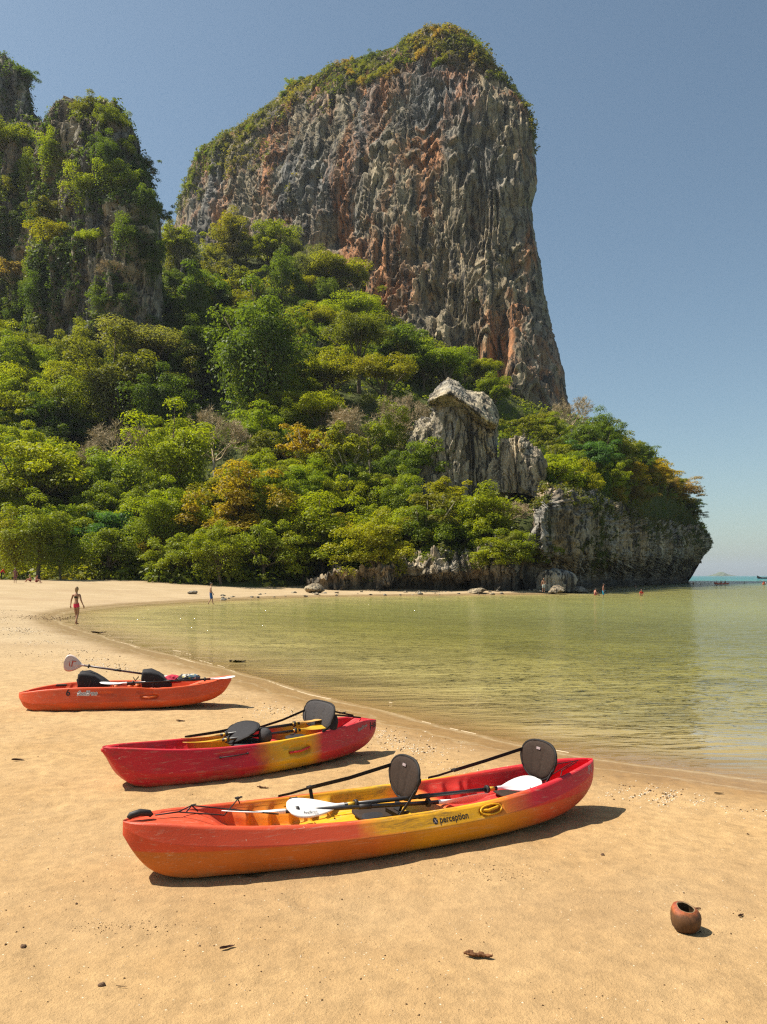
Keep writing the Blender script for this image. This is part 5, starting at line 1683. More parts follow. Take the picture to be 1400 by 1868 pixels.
# ---- nearest kayak: orange bow, yellow middle, red stern
K1C, K1Y = (0.09, 5.885), R(27.5)
k1 = place(K1C, K1Y, R(1.2), R(0), "kayak", "nearest and largest kayak, orange at the bow, yellow amidships and red at the stern", "kayaks pulled up on the sand")
H1 = Hull(4.14, 0.86,
    [(-1, .30), (-.97, .19), (-.93, .09), (-.885, .035), (-.83, .006), (-.7, 0), (0, 0), (.5, .004), (.68, .022), (.82, .07), (.92, .15), (.97, .215), (1, .275)],
    [(-1, .395), (-.9, .392), (-.7, .352), (-.4, .312), (0, .297), (.4, .315), (.7, .37), (.9, .415), (1, .425)],
    [(-1, .385), (-.9, .38), (-.76, .345), (-.70, .30), (-.64, .21), (-.58, .17), (-.15, .16), (-.05, .17), (.05, .18), (.14, .20), (.18, .24), (.22, .22), (.27, .16), (.48, .155), (.55, .17), (.68, .18), (.75, .25), (.80, .22), (.93, .26), (.97, .36), (1, .41)],
    2.3, 0.80, 0.86, 0.66,
    dents=[(.30, .52, .055, .34, .035, (-1, 1))],
    ribs=[(-.62, -.18, .085, .085), (.24, .44, .08, .05)], endw=0.055)
RED, COR, ORA, YEL = (0.62, 0.022, 0.032), (0.66, 0.078, 0.030), (0.58, 0.135, 0.018), (0.74, 0.37, 0.012)
MK1 = plastic("kayak_orange_yellow_red", [(0, COR), (.36, (0.62, 0.085, 0.03)), (.43, (0.70, 0.33, 0.015)), (.50, YEL), (.64, YEL), (.72, (0.64, 0.12, 0.025)), (.78, RED), (1, (0.52, 0.02, 0.03))], 4.08, 0.30,
    [(0, (0.56, 0.15, 0.02)), (.40, (0.60, 0.14, 0.02)), (.50, (0.70, 0.31, 0.012)), (.68, (0.66, 0.27, 0.015)), (.82, (0.58, 0.09, 0.025)), (1, (0.45, 0.06, 0.03))], 0.212, (0.42, 0.60), [(0, COR), (.17, COR), (.24, (0.72, 0.22, 0.02)), (.36, (0.76, 0.36, 0.015)), (.52, (0.78, 0.42, 0.012)), (.565, (0.74, 0.25, 0.02)), (.62, (0.66, 0.05, 0.03)), (1, (0.62, 0.015, 0.03))])
h1 = link("hull", H1.mesh("hull"), MK1, k1)
PL_Y = simple("yellow_moulding", (0.74, 0.37, 0.012), 0.45, 0.1, 10, 0.4)
PL_R = simple("red_moulding", (0.62, 0.03, 0.035), 0.45, 0.1, 10, 0.4)
PL_O = simple("orange_moulding", (0.62, 0.12, 0.02), 0.45, 0.1, 10, 0.4)
side_grip(H1, k1, .30, .52, PL_Y)
side_grip(H1, k1, .30, .52, PL_Y, side=1)
carry_handle(k1, (-1.96, 0.0, .394))
bm = bmesh.new()
for q in range(28):
    a0 = q / 28 * 2 * math.pi
em = H1
# round maker's badge and name on the side
def badge(hull, par, t, h, r, mat, nm="badge", out=0.0012, arc=None):
    bm = bmesh.new()
    k = float(hull.keel(t)); g = float(hull.gun(t)); bh = (g - k) * (1 - hull.ch)
    c = bm.verts.new(hull.band(t, h, out)); ring = [bm.verts.new(hull.band(t + r * math.cos(a) / (hull.L / 2), h + r * math.sin(a) / bh, out)) for a in [2 * math.pi * i / 24 for i in range(24)]]
    for i in range(24): bm.faces.new((c, ring[i], ring[(i + 1) % 24]))
    return bm_obj(nm, bm, mat, par)
bg_ = badge(H1, k1, .045, .45, .021, INK)
decal(H1, k1, "badge_mark", "X", .0385, .32, .034, INKG, .2, 0.001, .0022)
decal(H1, k1, "lettering", "perception", .062, .28, .060, INK, .12, 0.0009, hscale=1.0)
decal(H1, k1, "lettering", "F1", .905, .2, .085, INKW, .1, 0.004, .0010, hscale=1.0)
decal(H1, k1, "lettering", "F1", .905, .2, .085, simple("maroon_print", (0.25, 0.03, 0.03), 0.6), .1, 0.0005, .0018, hscale=1.0)
# bow bungee net over the deck
for pts in ([(-1.86, 0, .405), (-1.70, .02, .40), (-1.42, -.13, .385), (-1.22, .22, .38)], [(-1.86, 0, .405), (-1.70, .01, .405), (-1.58, .15, .395), (-1.05, -.20, .365)],
            [(-1.22, .22, .38), (-1.20, .24, .34)], [(-1.58, .15, .395), (-1.54, .12, .355)], [(-1.58, .15, .395), (-1.62, .13, .36)]):
    cord_part(k1, pts, .005, "bungee_cord")
buckle(k1, (-1.22, .23, .385), .03); buckle(k1, (-1.57, .155, .395), .02)
for pts in ([(1.55, .20, .37), (1.62, .05, .30), (1.86, .03, .40)], [(1.55, .18, .36), (1.72, .17, .36), (1.90, .0, .42)], [(1.60, -.10, .30), (1.75, .05, .33), (1.88, 0, .41)]):
    cord_part(k1, pts, .004, "bungee_cord")
# two seats
for k, (x, z) in enumerate(((0.06, .455), (1.42, .47))):
    cushion(.44, .40, .035, FABRIC, k1, (x - .20, 0, .195 if k == 0 else .205))
    sb = seat_back(.47, .33, .055, FABRIC, "seat_back", k1, (x + .03, 0, z), R(10))
    bm = bmesh.new(); strip(bm, [(x - .03, -.02, z - .18), (x - .06, -.02, z - .24)], (0, 1, 0), .10, .012); bm_obj("seat_hinge", bm, WEB, k1)
    bm = bmesh.new(); box(bm, (-.034, .0, .10), (.004, .052, .022), None, .0015); bm_obj("maker_tag", bm, INKG, sb)
    fx = x - .95
    strap_part(k1, [(x + .03, .215, z + .06), (x - .35, .27, z - .03), (fx + .28, .305, .375)], .030)
    strap_part(k1, [(fx + .28, .305, .375), (fx + .12, .312, .345), (fx + .02, .315, .335)], .018)
    buckle(k1, (fx + .28, .305, .38), .042)
    if k == 0: strap_part(k1, [(fx + .28, .30, .375), (fx + .285, .25, .26), (fx + .30, .22, .17)], .028, side=(1, 0, 0))
    strap_part(k1, [(x + .06, -.19, z + .02), (x - .05, -.21, z - .12), (x - .16, -.24, z - .22), (x - .30, -.285, .32)], .030)
    buckle(k1, (x - .07, -.13, z - .235), .05)
cushion(.30, .22, .03, FABRIC_B, k1, (-.22, -.12, .20), "thigh_pad")
bm = bmesh.new()
tube(bm, [(-.80, .24, .325), (-.77, .245, .32), (-.74, .24, .325)], .014, 8); bm_obj("deck_fitting", bm, RUBBER, k1)
def W(e, p): return e.matrix_world @ Vector(p)
pA = paddle("white-bladed paddle lying across both seats of the nearest kayak", W(k1, (-.96, -.10, .345)), W(k1, (1.36, -.12, .300)), WHITEP, SHAFT, R(28), R(22), .46, .20, .0165, YELP, None, (0, "feelfree", .035, INK, .055, -.05, (1, 1)))
pB = paddle("second white-bladed paddle, low along the near edge inside the nearest kayak", W(k1, (-1.42, -.06, .365)), W(k1, (.74, -.22, .265)), WHITEP, SHAFT, R(-16), R(-38), .46, .19, .0165, None)

# ---- middle kayak: crimson with a yellow waist
K2C, K2Y = (-1.40, 8.10), R(38)
k2 = place(K2C, K2Y, R(1.0), R(0), "kayak", "crimson kayak with a yellow waist, second from the camera", "kayaks pulled up on the sand")
H2 = Hull(3.30, 0.78,
    [(-1, .37), (-.97, .30), (-.92, .16), (-.86, .055), (-.79, .01), (-.7, 0), (.3, 0), (.6, .015), (.8, .06), (.9, .12), (.96, .19), (1, .27)],
    [(-1, .425), (-.9, .41), (-.6, .36), (-.2, .33), (.2, .335), (.6, .37), (.85, .385), (1, .345)],
    [(-1, .41), (-.92, .40), (-.86, .33), (-.8, .22), (-.7, .17), (-.2, .14), (-.05, .18), (.1, .20), (.2, .22), (.3, .16), (.5, .15), (.62, .20), (.72, .26), (.80, .33), (.86, .375), (1, .34)],
    2.2, 0.78, 0.84, 0.40,
    dents=[(.20, .42, .09, .26, .03, (-1, 1)), (.17, .80, .10, .22, .018, (-1, 1)), (-.28, .70, .10, .14, .010, (-1,))],
    ribs=[(-.72, -.35, .08, .05)], endw=0.03)
CR = (0.56, 0.020, 0.030)
MK2 = plastic("kayak_crimson_yellow", [(0, CR), (.43, (0.52, 0.018, 0.035)), (.485, (0.68, 0.30, 0.015)), (.55, (0.74, 0.42, 0.012)), (.65, (0.72, 0.36, 0.012)), (.71, (0.55, 0.03, 0.035)), (1, (0.42, 0.018, 0.03))], 3.30, 0.55, None, .16, None, [(0, CR), (.28, CR), (.36, (0.70, 0.32, 0.02)), (.46, (0.74, 0.42, 0.012)), (.52, (0.60, 0.03, 0.03)), (.60, (0.62, 0.03, 0.03)), (.66, (0.76, 0.44, 0.012)), (.74, (0.74, 0.40, 0.012)), (.80, CR), (1, CR)])
h2 = link("hull", H2.mesh("hull"), MK2, k2)
decal(H2, k2, "lettering", "feelfree", .73, .50, .062, INKG, .3, 0.0016, .0025, R(8))
decal(H2, k2, "lettering", "H8", .875, .34, .125, INK, .0, 0.002, .0030, R(-8), 1.0)
bm = bmesh.new(); tube(bm, [H2.band(-.36, .56, .012), H2.band(-.28, .58, .02), H2.band(-.18, .62, .012)], .006, 6)
for q in (-.36, -.18): ball(bm, H2.band(q, .56 if q < -.3 else .62, .008), .011, 8, 6)
bm_obj("paddle_clip", bm, RUBBER, k2)
bm = bmesh.new(); tube(bm, [H2.band(.12, .36, -.01), H2.band(.20, .33, .004), H2.band(.28, .44, -.01)], .012, 8); bm_obj("grip_bar", bm, PL_R, k2, True)
bm = bmesh.new(); tube(bm, [(-1.66, 0, .385), (-1.60, 0, .40), (-1.52, 0, .40)], [.018, .026, .020], 10); bm_obj("bow_knob", bm, PL_R, k2, True)
# front seat folded flat, rear seat upright
sb = seat_back(.50, .38, .05, FABRIC_B, "seat_back", k2, (-.16, .04, .385), R(62), False, 2.2)
cushion(.44, .40, .04, FABRIC_G, k2, (-.14, -.10, .285))
bm = bmesh.new(); ball(bm, (.0, -.20, .37), (.07, .09, .085), 16, 10); bm_obj("side_bolster", bm, FABRIC_G, k2, True)
sb = seat_back(.62, .31, .05, FABRIC_G, "seat_back", k2, (.84, .02, .485), R(14), True, 3.2, 0.02, 0.95)
bm = bmesh.new(); ball(bm, (.84, -.25, .40), (.06, .05, .12), 14, 10, Matrix.Rotation(.3, 3, 'Y')); bm_obj("side_bolster", bm, FABRIC_B, k2, True)
cushion(.42, .30, .04, FABRIC_B, k2, (.56, -.03, .24))
for pts in ([(.80, .28, .50), (.50, .30, .41), (.22, .315, .355)], [(.02, .26, .40), (-.35, .27, .37), (-.72, .24, .365)], [(-.02, .25, .38), (-.40, .29, .36), (-.60, .275, .36)], [(.85, -.26, .44), (.72, -.29, .37), (.66, -.31, .36)]):
    strap_part(k2, pts, .026)
strap_part(k2, [(.88, .22, .56), (1.10, .12, .48), (1.34, .04, .42)], .02)
strap_part(k2, [(.88, -.14, .50), (1.14, -.04, .45), (1.42, .0, .39)], .02)
buckle(k2, (-.38, .28, .37), .035); buckle(k2, (1.22, .08, .46), .03); buckle(k2, (.30, -.26, .36), .03)
paddle("yellow-bladed paddle across the crimson kayak, its right blade against the upright seat", W(k2, (-.80, .14, .35)), W(k2, (.98, -.02, .43)), WOODY, SHAFT, R(-12), R(-5), .42, .17, .016, YELP)
paddle("second yellow-bladed paddle on the near side inside the crimson kayak", W(k2, (-.86, -.04, .345)), W(k2, (.92, -.12, .365)), YELP, SHAFT, R(-10), R(10), .42, .17, .016, YELP)

# ---- far kayak: plain orange
K3C, K3Y = (-4.08, 11.85), R(16)
k3 = place(K3C, K3Y, R(0.6), R(0), "kayak", "plain orange kayak marked 6, farthest along the sand", "kayaks pulled up on the sand")
H3 = Hull(3.22, 0.78,
    [(-1, .20), (-.975, .14), (-.95, .075), (-.91, .03), (-.86, .005), (-.7, 0), (.2, 0), (.5, .015), (.7, .05), (.85, .12), (.93, .21), (1, .37)],
    [(-1, .265), (-.94, .285), (-.8, .325), (-.55, .36), (-.2, .365), (.05, .355), (.2, .33), (.5, .34), (.75, .375), (.92, .42), (1, .44)],
    [(-1, .25), (-.95, .262), (-.90, .24), (-.84, .21), (-.7, .18), (-.5, .17), (-.4, .2), (-.3, .24), (-.2, .18), (.0, .16), (.15, .2), (.25, .25), (.4, .22), (.55, .25), (.72, .34), (.8, .365), (1, .43)],
    2.5, 0.72, 0.88, 0.40,
    dents=[(.20, .40, .09, .20, .03, (-1,)), (.16, .84, .08, .20, .02, (-1,)), (-.20, .60, .085, .10, .014, (-1,))], ribs=[(-.62, -.40, .07, .03)], endw=0.07)
OR_ = (0.64, 0.085, 0.022)
MK3 = plastic("kayak_orange", [(0, OR_), (.5, (0.64, 0.088, 0.022)), (1, (0.62, 0.08, 0.022))], 3.22, 0.45)
h3 = link("hull", H3.mesh("hull"), MK3, k3)
decal(H3, k3, "lettering", "6", -.555, .50, .135, INK, 0, 0.003)
decal(H3, k3, "lettering", "feelfree", -.455, .49, .095, INKW, .3, 0.0065, .0010)
decal(H3, k3, "lettering", "feelfree", -.455, .49, .095, INKG, .3, 0.0008, .0019)
bm = bmesh.new(); tube(bm, [H3.band(.13, .34, -.01), H3.band(.20, .30, .004), H3.band(.27, .42, -.01)], .012, 8); bm_obj("grip_bar", bm, PL_O, k3, True)
def wedge_seat(par, x, z, l, h, w, name="seat_back"):
    """folded padded seat: upright at its left end, sloping down to the right"""
    bm = bmesh.new()
    prof = [(0, 0), (-.012, h * .5), (0, h * .93), (l * .07, h), (l * .30, h * .97), (l * .55, h * .80), (l * .78, h * .50), (l * .95, h * .18), (l, 0)]
    ys = [-1, -.92, -.55, 0, .55, .92, 1]
    rows = []
    for yv in ys:
        s_ = .86 if abs(yv) == 1 else 1.0
        rows.append([bm.verts.new((x + l * .45 + (a - l * .45) * s_, yv * w / 2, z + b * s_ + (.012 * math.sin(a * 25 + yv * 4)) * (b > 0))) for a, b in prof])
    for i in range(len(rows) - 1):
        for j in range(len(prof) - 1): bm.faces.new((rows[i][j], rows[i + 1][j], rows[i + 1][j + 1], rows[i][j + 1]))
        bm.faces.new((rows[i][-1], rows[i + 1][-1], rows[i + 1][0], rows[i][0]))
    bm.faces.new(rows[0]); bm.faces.new(rows[-1][::-1])
    bmesh.ops.subdivide_edges(bm, edges=bm.edges[:], cuts=1, smooth=.6, use_grid_fill=True)
    o = bm_obj(name, bm, FABRIC_B, par, True)
    bm = bmesh.new(); strip(bm, [(x + l * .42, -w / 2 - .006, z + h * .55), (x + l * .36, -w / 2 - .008, z + h * .2), (x + l * .40, -w / 2 - .006, z - .04)], (1, 0, 0), .022)
    bm_obj("seat_strap", bm, FABRIC_G, o)
    return o
wedge_seat(k3, -.74, .325, .45, .24, .46)
wedge_seat(k3, .20, .315, .46, .255, .46)
for pts in ([(-.75, -.05, .34), (-.78, -.02, .44), (-.72, .02, .47)], [(-.16, -.1, .36), (.0, -.05, .35), (.1, 0, .34)], [(.06, .1, .44), (.09, .02, .40), (.14, .1, .45)], [(-.76, -.08, .33), (-.68, -.16, .32)]):
    strap_part(k3, pts, .02)
bm = bmesh.new(); box(bm, (-1.02, .12, .345), (.16, .08, .03), None, .008); bm_obj("hatch_latch", bm, RUBBER, k3)
bm = bmesh.new(); box(bm, (1.05, -.02, .395), (.09, .03, .006), Matrix.Rotation(.5, 3, 'Z'), .002); bm_obj("deck_plate", bm, INKG, k3)
for x in (-.20, .02, .12):
    bm = bmesh.new(); ball(bm, (x, .05, .30), (.06, .09, .06), 14, 8); bm_obj("foot_brace", bm, PL_O, k3, True)
paddle("pale paddle with VL painted on its raised blade, propped on the orange kayak's seats", W(k3, (-.98, .05, .71)), W(k3, (.62, .12, .42)), PINKW, SHAFT_V, R(78), R(0), .30, .26, .016, None, None, (0, "VL", .14, INKR, .09, .0, (1, -1)))
paddle("black-shafted paddle along the orange kayak's near gunwale with a white blade past the stern", W(k3, (-.42, -.27, .395)), W(k3, (1.66, -.16, .425)), WHITEP, SHAFT, R(6), R(4), .40, .16, .017, None)

# bundle left in the stern of the orange kayak
def cloth_lump(name, label, cat, loc, r, mat, seed):
    bm = bmesh.new(); bmesh.ops.create_icosphere(bm, subdivisions=4, radius=1.0)
    p = np.array([v.co[:] for v in bm.verts])
    n = fbm(p * 1.6, 3, seed) * .35 + fbm(p * 4.5, 3, seed + 3, ridged=True) * .16
    for v, q in zip(bm.verts, n):
        v.co = Vector((v.co.x * r[0], v.co.y * r[1], v.co.z * r[2])) * (1 + q)
        if v.co.z < -r[2] * .5: v.co.z = -r[2] * .5
    o = bm_obj(name, bm, mat, None, True)
    o.location = loc; o.rotation_euler = (0, 0, K3Y)
    return tag(o, label, cat)
cloth_lump("life_vest", "crumpled pinkish-red life vest behind the orange kayak's rear seat", "life vest", W(k3, (.66, .0, .40)), (.15, .14, .08), simple("red_cloth", (0.45, 0.03, 0.06), 0.8, 0.3, 12, 0.2, 0.4, 0.01), 3)
m, nt, out = new_mat("patterned_cloth")
vz = nt.nodes.new("ShaderNodeTexVoronoi"); vz.inputs['Scale'].default_value = 28; L(nt, coords(nt), vz.inputs['Vector'])
princ(nt, out, ramp(nt, noise(nt, vz.outputs['Position'], 9, 1), [(0.40, (0.03, 0.03, 0.03)), (0.46, (0.55, 0.50, 0.42)), (0.53, (0.35, 0.30, 0.06)), (0.6, (0.10, 0.16, 0.2))], 'CONSTANT'), 0.85, None, 0.2)
cloth_lump("towel", "bunched patterned towel in the stern of the orange kayak", "towel", W(k3, (.92, -.02, .42)), (.17, .14, .07), m, 8)

# ------------------------------------------------------------------ people
SKIN = [simple("skin_tan", (0.36, 0.19, 0.11), 0.55, 0.08, 8, 0.35, 0.05, 0.002), simple("skin_pale", (0.50, 0.29, 0.19), 0.55, 0.08, 8, 0.35, 0.05, 0.002), simple("skin_red", (0.46, 0.20, 0.13), 0.55, 0.08, 8, 0.35, 0.05, 0.002)]
HAIRS = {'blond': simple("blond_hair", (0.30, 0.19, 0.09), 0.6, 0.2, 60), 'dark': simple("dark_hair", (0.025, 0.018, 0.014), 0.6, 0.2, 60), 'grey': simple("grey_hair", (0.20, 0.17, 0.13), 0.6, 0.2, 60)}
def cloth(name, c): return simple(name, c, 0.8, 0.12, 20, 0.2, 0.2, 0.004)

BASE = dict(pelvis=(0, 0, .95), spine=(0, -.01, 1.12), chest=(0, .0, 1.33), neck=(0, .0, 1.48), skull=(0, .015, 1.58))
for sd, s_ in (('l', -1), ('r', 1)):
    BASE.update({sd + 'sho': (s_ * .165, 0, 1.42), sd + 'elb': (s_ * .225, -.03, 1.14), sd + 'wri': (s_ * .245, .03, .90), sd + 'pal': (s_ * .25, .045, .83),
                 sd + 'hip': (s_ * .085, 0, .90), sd + 'kne': (s_ * .10, .02, .49), sd + 'ank': (s_ * .10, -.02, .085), sd + 'toe': (s_ * .115, .12, .03)})
RAD = dict(pelvis=.135, spine=.115, chest=.135, neck=.055, skull=.05, sho=.065, elb=.043, wri=.027, pal=.034, hip=.09, kne=.056, ank=.036, toe=.032)

def person(label, x, y, z, yaw, pose=None, H=1.75, skin=0, hair='dark', garments=(), long_hair=False, female=False, group=None):
    J = dict(BASE)
    if pose: J.update(pose)
    k = H / 1.75
    names = list(J)
    bones = [('pelvis', 'spine'), ('spine', 'chest'), ('chest', 'neck'), ('neck', 'skull')]
    for sd in 'lr':
        bones += [('chest', sd + 'sho'), (sd + 'sho', sd + 'elb'), (sd + 'elb', sd + 'wri'), (sd + 'wri', sd + 'pal'), ('pelvis', sd + 'hip'), (sd + 'hip', sd + 'kne'), (sd + 'kne', sd + 'ank'), (sd + 'ank', sd + 'toe')]
    verts = [Vector(J[n]) for n in names]
    rad = []
    for n in names:
        b = n if n in RAD else n[1:]
        r = RAD[b]
        if female: r *= {'pelvis': 1.06, 'spine': .82, 'chest': .86, 'sho': .82, 'hip': 1.05}.get(b, .88)
        rad.append(r)
    edges = [(names.index(a), names.index(b)) for a, b in bones]
    # five fingers on each hand
    for sd, s_ in (('l', -1), ('r', 1)):
        w, p_ = Vector(J[sd + 'wri']), Vector(J[sd + 'pal'])
        d = (p_ - w).normalized()
        side = d.cross(Vector((s_, 0, 0))); side = side.normalized() if side.length > .1 else Vector((0, 1, 0))
        curl = Vector((-s_, 0, 0)) * .25
        pi = names.index(sd + 'pal')
        for q, ln in ((-1.5, .062), (-.5, .075), (.5, .078), (1.5, .068)):
            a = p_ + d * .03 + side * q * .019
            b = a + (d + curl * .5 + side * q * .04).normalized() * ln * .5
            c = b + (d + curl * 1.4).normalized() * ln * .5
            n0 = len(verts); verts += [a, b, c]; rad += [.012, .0095, .008]
            edges += [(pi, n0), (n0, n0 + 1), (n0 + 1, n0 + 2)]
        a = w.lerp(p_, .55) + side * -.032; b = a + (d * .7 - side * .7).normalized() * .04; c = b + (d * .9 - side * .2).normalized() * .03
        n0 = len(verts); verts += [a, b, c]; rad += [.013, .011, .009]; edges += [(pi, n0), (n0, n0 + 1), (n0 + 1, n0 + 2)]
    me = bpy.data.meshes.new("body")
    me.from_pydata([v * k for v in verts], edges, [])
    o = bpy.data.objects.new("tmp", me); COL.objects.link(o)
    md = o.modifiers.new("skin", 'SKIN'); md.use_smooth_shade = True; md.branch_smoothing = 0.6
    for i, sv in enumerate(me.skin_vertices[0].data):
        r = rad[i] * k
        nm = names[i] if i < len(names) else ''
        sv.radius = (r, r)
        if nm in ('chest', 'spine', 'pelvis'): sv.radius = (r * 1.12, r * .80)
        sv.use_root = (i == 0)
    ss = o.modifiers.new("sub", 'SUBSURF'); ss.levels = 1; ss.render_levels = 1
    dg = bpy.context.evaluated_depsgraph_get()
    bme = bpy.data.meshes.new_from_object(o.evaluated_get(dg))
    bpy.data.objects.remove(o)
    bm = bmesh.new(); bm.from_mesh(bme)
    # head: skull with brow, nose, jaw and ears on the neck
    hc = (Vector(J['skull']) + (Vector(J['skull']) - Vector(J['neck'])).normalized() * .085) * k
    q = bmesh.ops.create_uvsphere(bm, u_segments=20, v_segments=14, radius=1.0)
    for v in q['verts']:
        p = v.co.copy()
        jaw = max(0, -p.z)
        p.x *= 1 - .25 * jaw; p.y *= 1 - .10 * jaw
        f = max(0, p.y)
        nose = math.exp(-(p.x / .16) ** 2 - ((p.z + .12) / .22) ** 2) * f * .28
        eye = -.07 * f * (math.exp(-((abs(p.x) - .36) / .16) ** 2 - ((p.z - .05) / .12) ** 2))
        mouth = -.05 * f * math.exp(-(p.x / .28) ** 2 - ((p.z + .48) / .06) ** 2)
        ear = .16 * math.exp(-((p.y + .05) / .16) ** 2 - ((p.z + .02) / .24) ** 2) * max(0, abs(p.x) - .8) * 5
        v.co = Vector((p.x * (1 + ear) * .074, (p.y + nose + eye + mouth) * .094, p.z * .115)) * k + hc
        for fc in v.link_faces: fc.smooth = True
    bm.to_mesh(bme); bm.free()
    root = empty("person", (x, y, z), yaw, label, "person", group)
    body = link("body", bme, SKIN[skin], root)
    for nm, mat, pred, off in garments:
        g = bmesh.new(); g.from_mesh(bme)
        g.normal_update()
        kill = [f for f in g.faces if not pred(f.calc_center_median() / k)]
        bmesh.ops.delete(g, geom=kill, context='FACES')
        for v in g.verts: v.co += v.normal * off
        if len(g.faces): bm_obj(nm, g, mat, root, True)
        else: g.free()
    bm = bmesh.new()
    q = bmesh.ops.create_uvsphere(bm, u_segments=18, v_segments=12, radius=1.0)
    for v in q['verts']:
        p = v.co
        if p.y > .2 and p.z < .45: p.y *= .45; p.x *= .9; p.z = max(p.z, .25)
        if p.z < -.25 and not long_hair: p.z = -.25 - (-.25 - p.z) * .3
        if long_hair and p.z < -.2 and p.y < .1: p.z *= 1.7
        v.co = Vector((p.x * .082, (p.y - .10) * .098, (p.z + .10) * .118)) * k + hc
    bm_obj("hair", bm, HAIRS[hair], root, True)
    return root

def px_ground(px, Y):
    X = (px - 700) / F * Y
    return X, Y, ground_z(X, Y)
def shorts(lo, hi): return lambda c: lo < c.z < hi and abs(c.x) < .205
walk = dict(lkne=(-.095, .10, .50), lank=(-.09, .16, .09), ltoe=(-.10, .30, .05), rkne=(.095, .02, .49), rank=(.10, -.20, .13), rtoe=(.105, -.10, .03), lelb=(-.225, -.08, 1.15), lwri=(-.25, -.08, .91), lpal=(-.25, -.07, .84), relb=(.225, .04, 1.14), rwri=(.245, .16, .93), rpal=(.25, .19, .87))
X, Y, Z = px_ground(140, 35.3)
pink = cloth("pink_cloth", (0.70, 0.04, 0.10)); dgreen = cloth("dark_green_cloth", (0.03, 0.04, 0.025))
pose = dict(walk); pose.update(lank=(-.03, .06, .09), ltoe=(-.03, .20, .04), lkne=(-.06, .06, .49), rkne=(.05, .03, .49), rank=(.03, -.12, .10), rtoe=(.03, .0, .03))
for sd, s_ in (('l', -1), ('r', 1)):
    pose.update({sd + 'elb': (s_ * .25, -.03, 1.16), sd + 'wri': (s_ * .32, .03, .93), sd + 'pal': (s_ * .335, .05, .86)})
person("woman in a pink and dark bikini walking away along the water's edge", X, Y, max(Z, -.02), R(-12), pose, 1.80, 0, 'blond',
       [("bikini_bottom", pink, lambda c: .80 < c.z < 1.0 and abs(c.x) < .21 and abs(c.x) < .02 + (c.z - .76) * 1.2, .012), ("bikini_top", dgreen, lambda c: 1.24 < c.z < 1.31 and abs(c.x) < .17, .01)], True, True)
X, Y, Z = px_ground(385, 62)
blue = cloth("blue_cloth", (0.05, 0.13, 0.34))
person("man in blue shorts wading with a stride along the far shallows", X, Y, max(Z, -.10), R(-80), walk, 1.84, 1, 'dark', [("shorts", blue, shorts(.50, .98), .022)])
X, Y, Z = px_ground(992, 95.5)
white = cloth("pale_cloth", (0.50, 0.55, 0.52))
pose = dict(lelb=(-.33, -.02, 1.20), lwri=(-.20, .06, 1.02), lpal=(-.16, .08, .99), relb=(.26, -.02, 1.15))
person("man in pale shorts standing hand on hip at the foot of the sea cliff", X, Y, max(Z, .22), R(168), pose, 1.80, 0, 'dark', [("shorts", white, shorts(.56, .98), .022)])
X = (1101 - 700) / F * 88
aqua = cloth("aqua_cloth", (0.02, 0.30, 0.46))
person("man in bright blue shorts standing knee-deep in the sea", X, 88, -.42, R(-110), dict(lelb=(-.20, .04, 1.15), lwri=(-.12, .17, 1.02), lpal=(-.08, .2, 1.0)), 1.80, 2, 'dark', [("shorts", aqua, shorts(.50, .98), .025)])
sit = dict(pelvis=(0, 0, .16), spine=(0, -.02, .33), chest=(0, .04, .53), neck=(0, .08, .68), skull=(0, .12, .77))
for sd, s_ in (('l', -1), ('r', 1)):
    sit.update({sd + 'sho': (s_ * .165, .05, .62), sd + 'elb': (s_ * .24, .16, .40), sd + 'wri': (s_ * .17, .34, .36), sd + 'pal': (s_ * .15, .40, .37), sd + 'hip': (s_ * .09, .03, .14), sd + 'kne': (s_ * .13, .38, .42), sd + 'ank': (s_ * .12, .60, .07), sd + 'toe': (s_ * .13, .75, .03)})
X = (1085 - 700) / F * 89
person("sunburnt person sitting in the shallows beside the man in bright blue shorts", X, 89, -.12, R(-70), sit, 1.75, 2, 'dark', [("shorts", cloth("rose_cloth", (0.45, 0.10, 0.09)), lambda c: c.z < .28 and abs(c.x) < .2 and c.y < .2, .02)])
X = (1171 - 700) / F * 97
swim = dict(sit)
person("reddish bather sitting low in the water right of the man in bright blue shorts", X, 97, -.42, R(150), sit, 1.75, 2, 'dark', [("swim_shirt", cloth("red_swim_cloth", (0.50, 0.06, 0.03)), lambda c: .18 < c.z < .66 and c.y < .16, .02)])
X, Y, Z = px_ground(28, 84)
person("person in a floral wrap standing on the far left of the beach", X, Y, Z, R(20), None, 1.72, 0, 'grey', [("dress", cloth("floral_cloth", (0.22, 0.10, 0.10)), lambda c: .60 < c.z < 1.44 and abs(c.x) < .2, .02)], False, True)
X, Y, Z = px_ground(3, 97)
person("person in a red shirt bending at the left edge of the beach", X, Y, Z, R(-60), dict(chest=(0, .12, 1.30), neck=(0, .22, 1.42), skull=(0, .30, 1.50), lsho=(-.165, .16, 1.37), rsho=(.165, .16, 1.37), lelb=(-.2, .3, 1.12), relb=(.2, .3, 1.12), lwri=(-.18, .42, .92), rwri=(.18, .42, .92), lpal=(-.18, .46, .86), rpal=(.18, .46, .86)), 1.75, 0, 'dark',
       [("shirt", cloth("red_shirt_cloth", (0.50, 0.02, 0.02)), lambda c: 1.0 < c.z < 1.45, .02), ("trousers", cloth("dark_trousers_cloth", (0.03, 0.02, 0.02)), lambda c: c.z < 1.0 and c.z > .12 and abs(c.x) < .2 and c.y < .2, .015)])
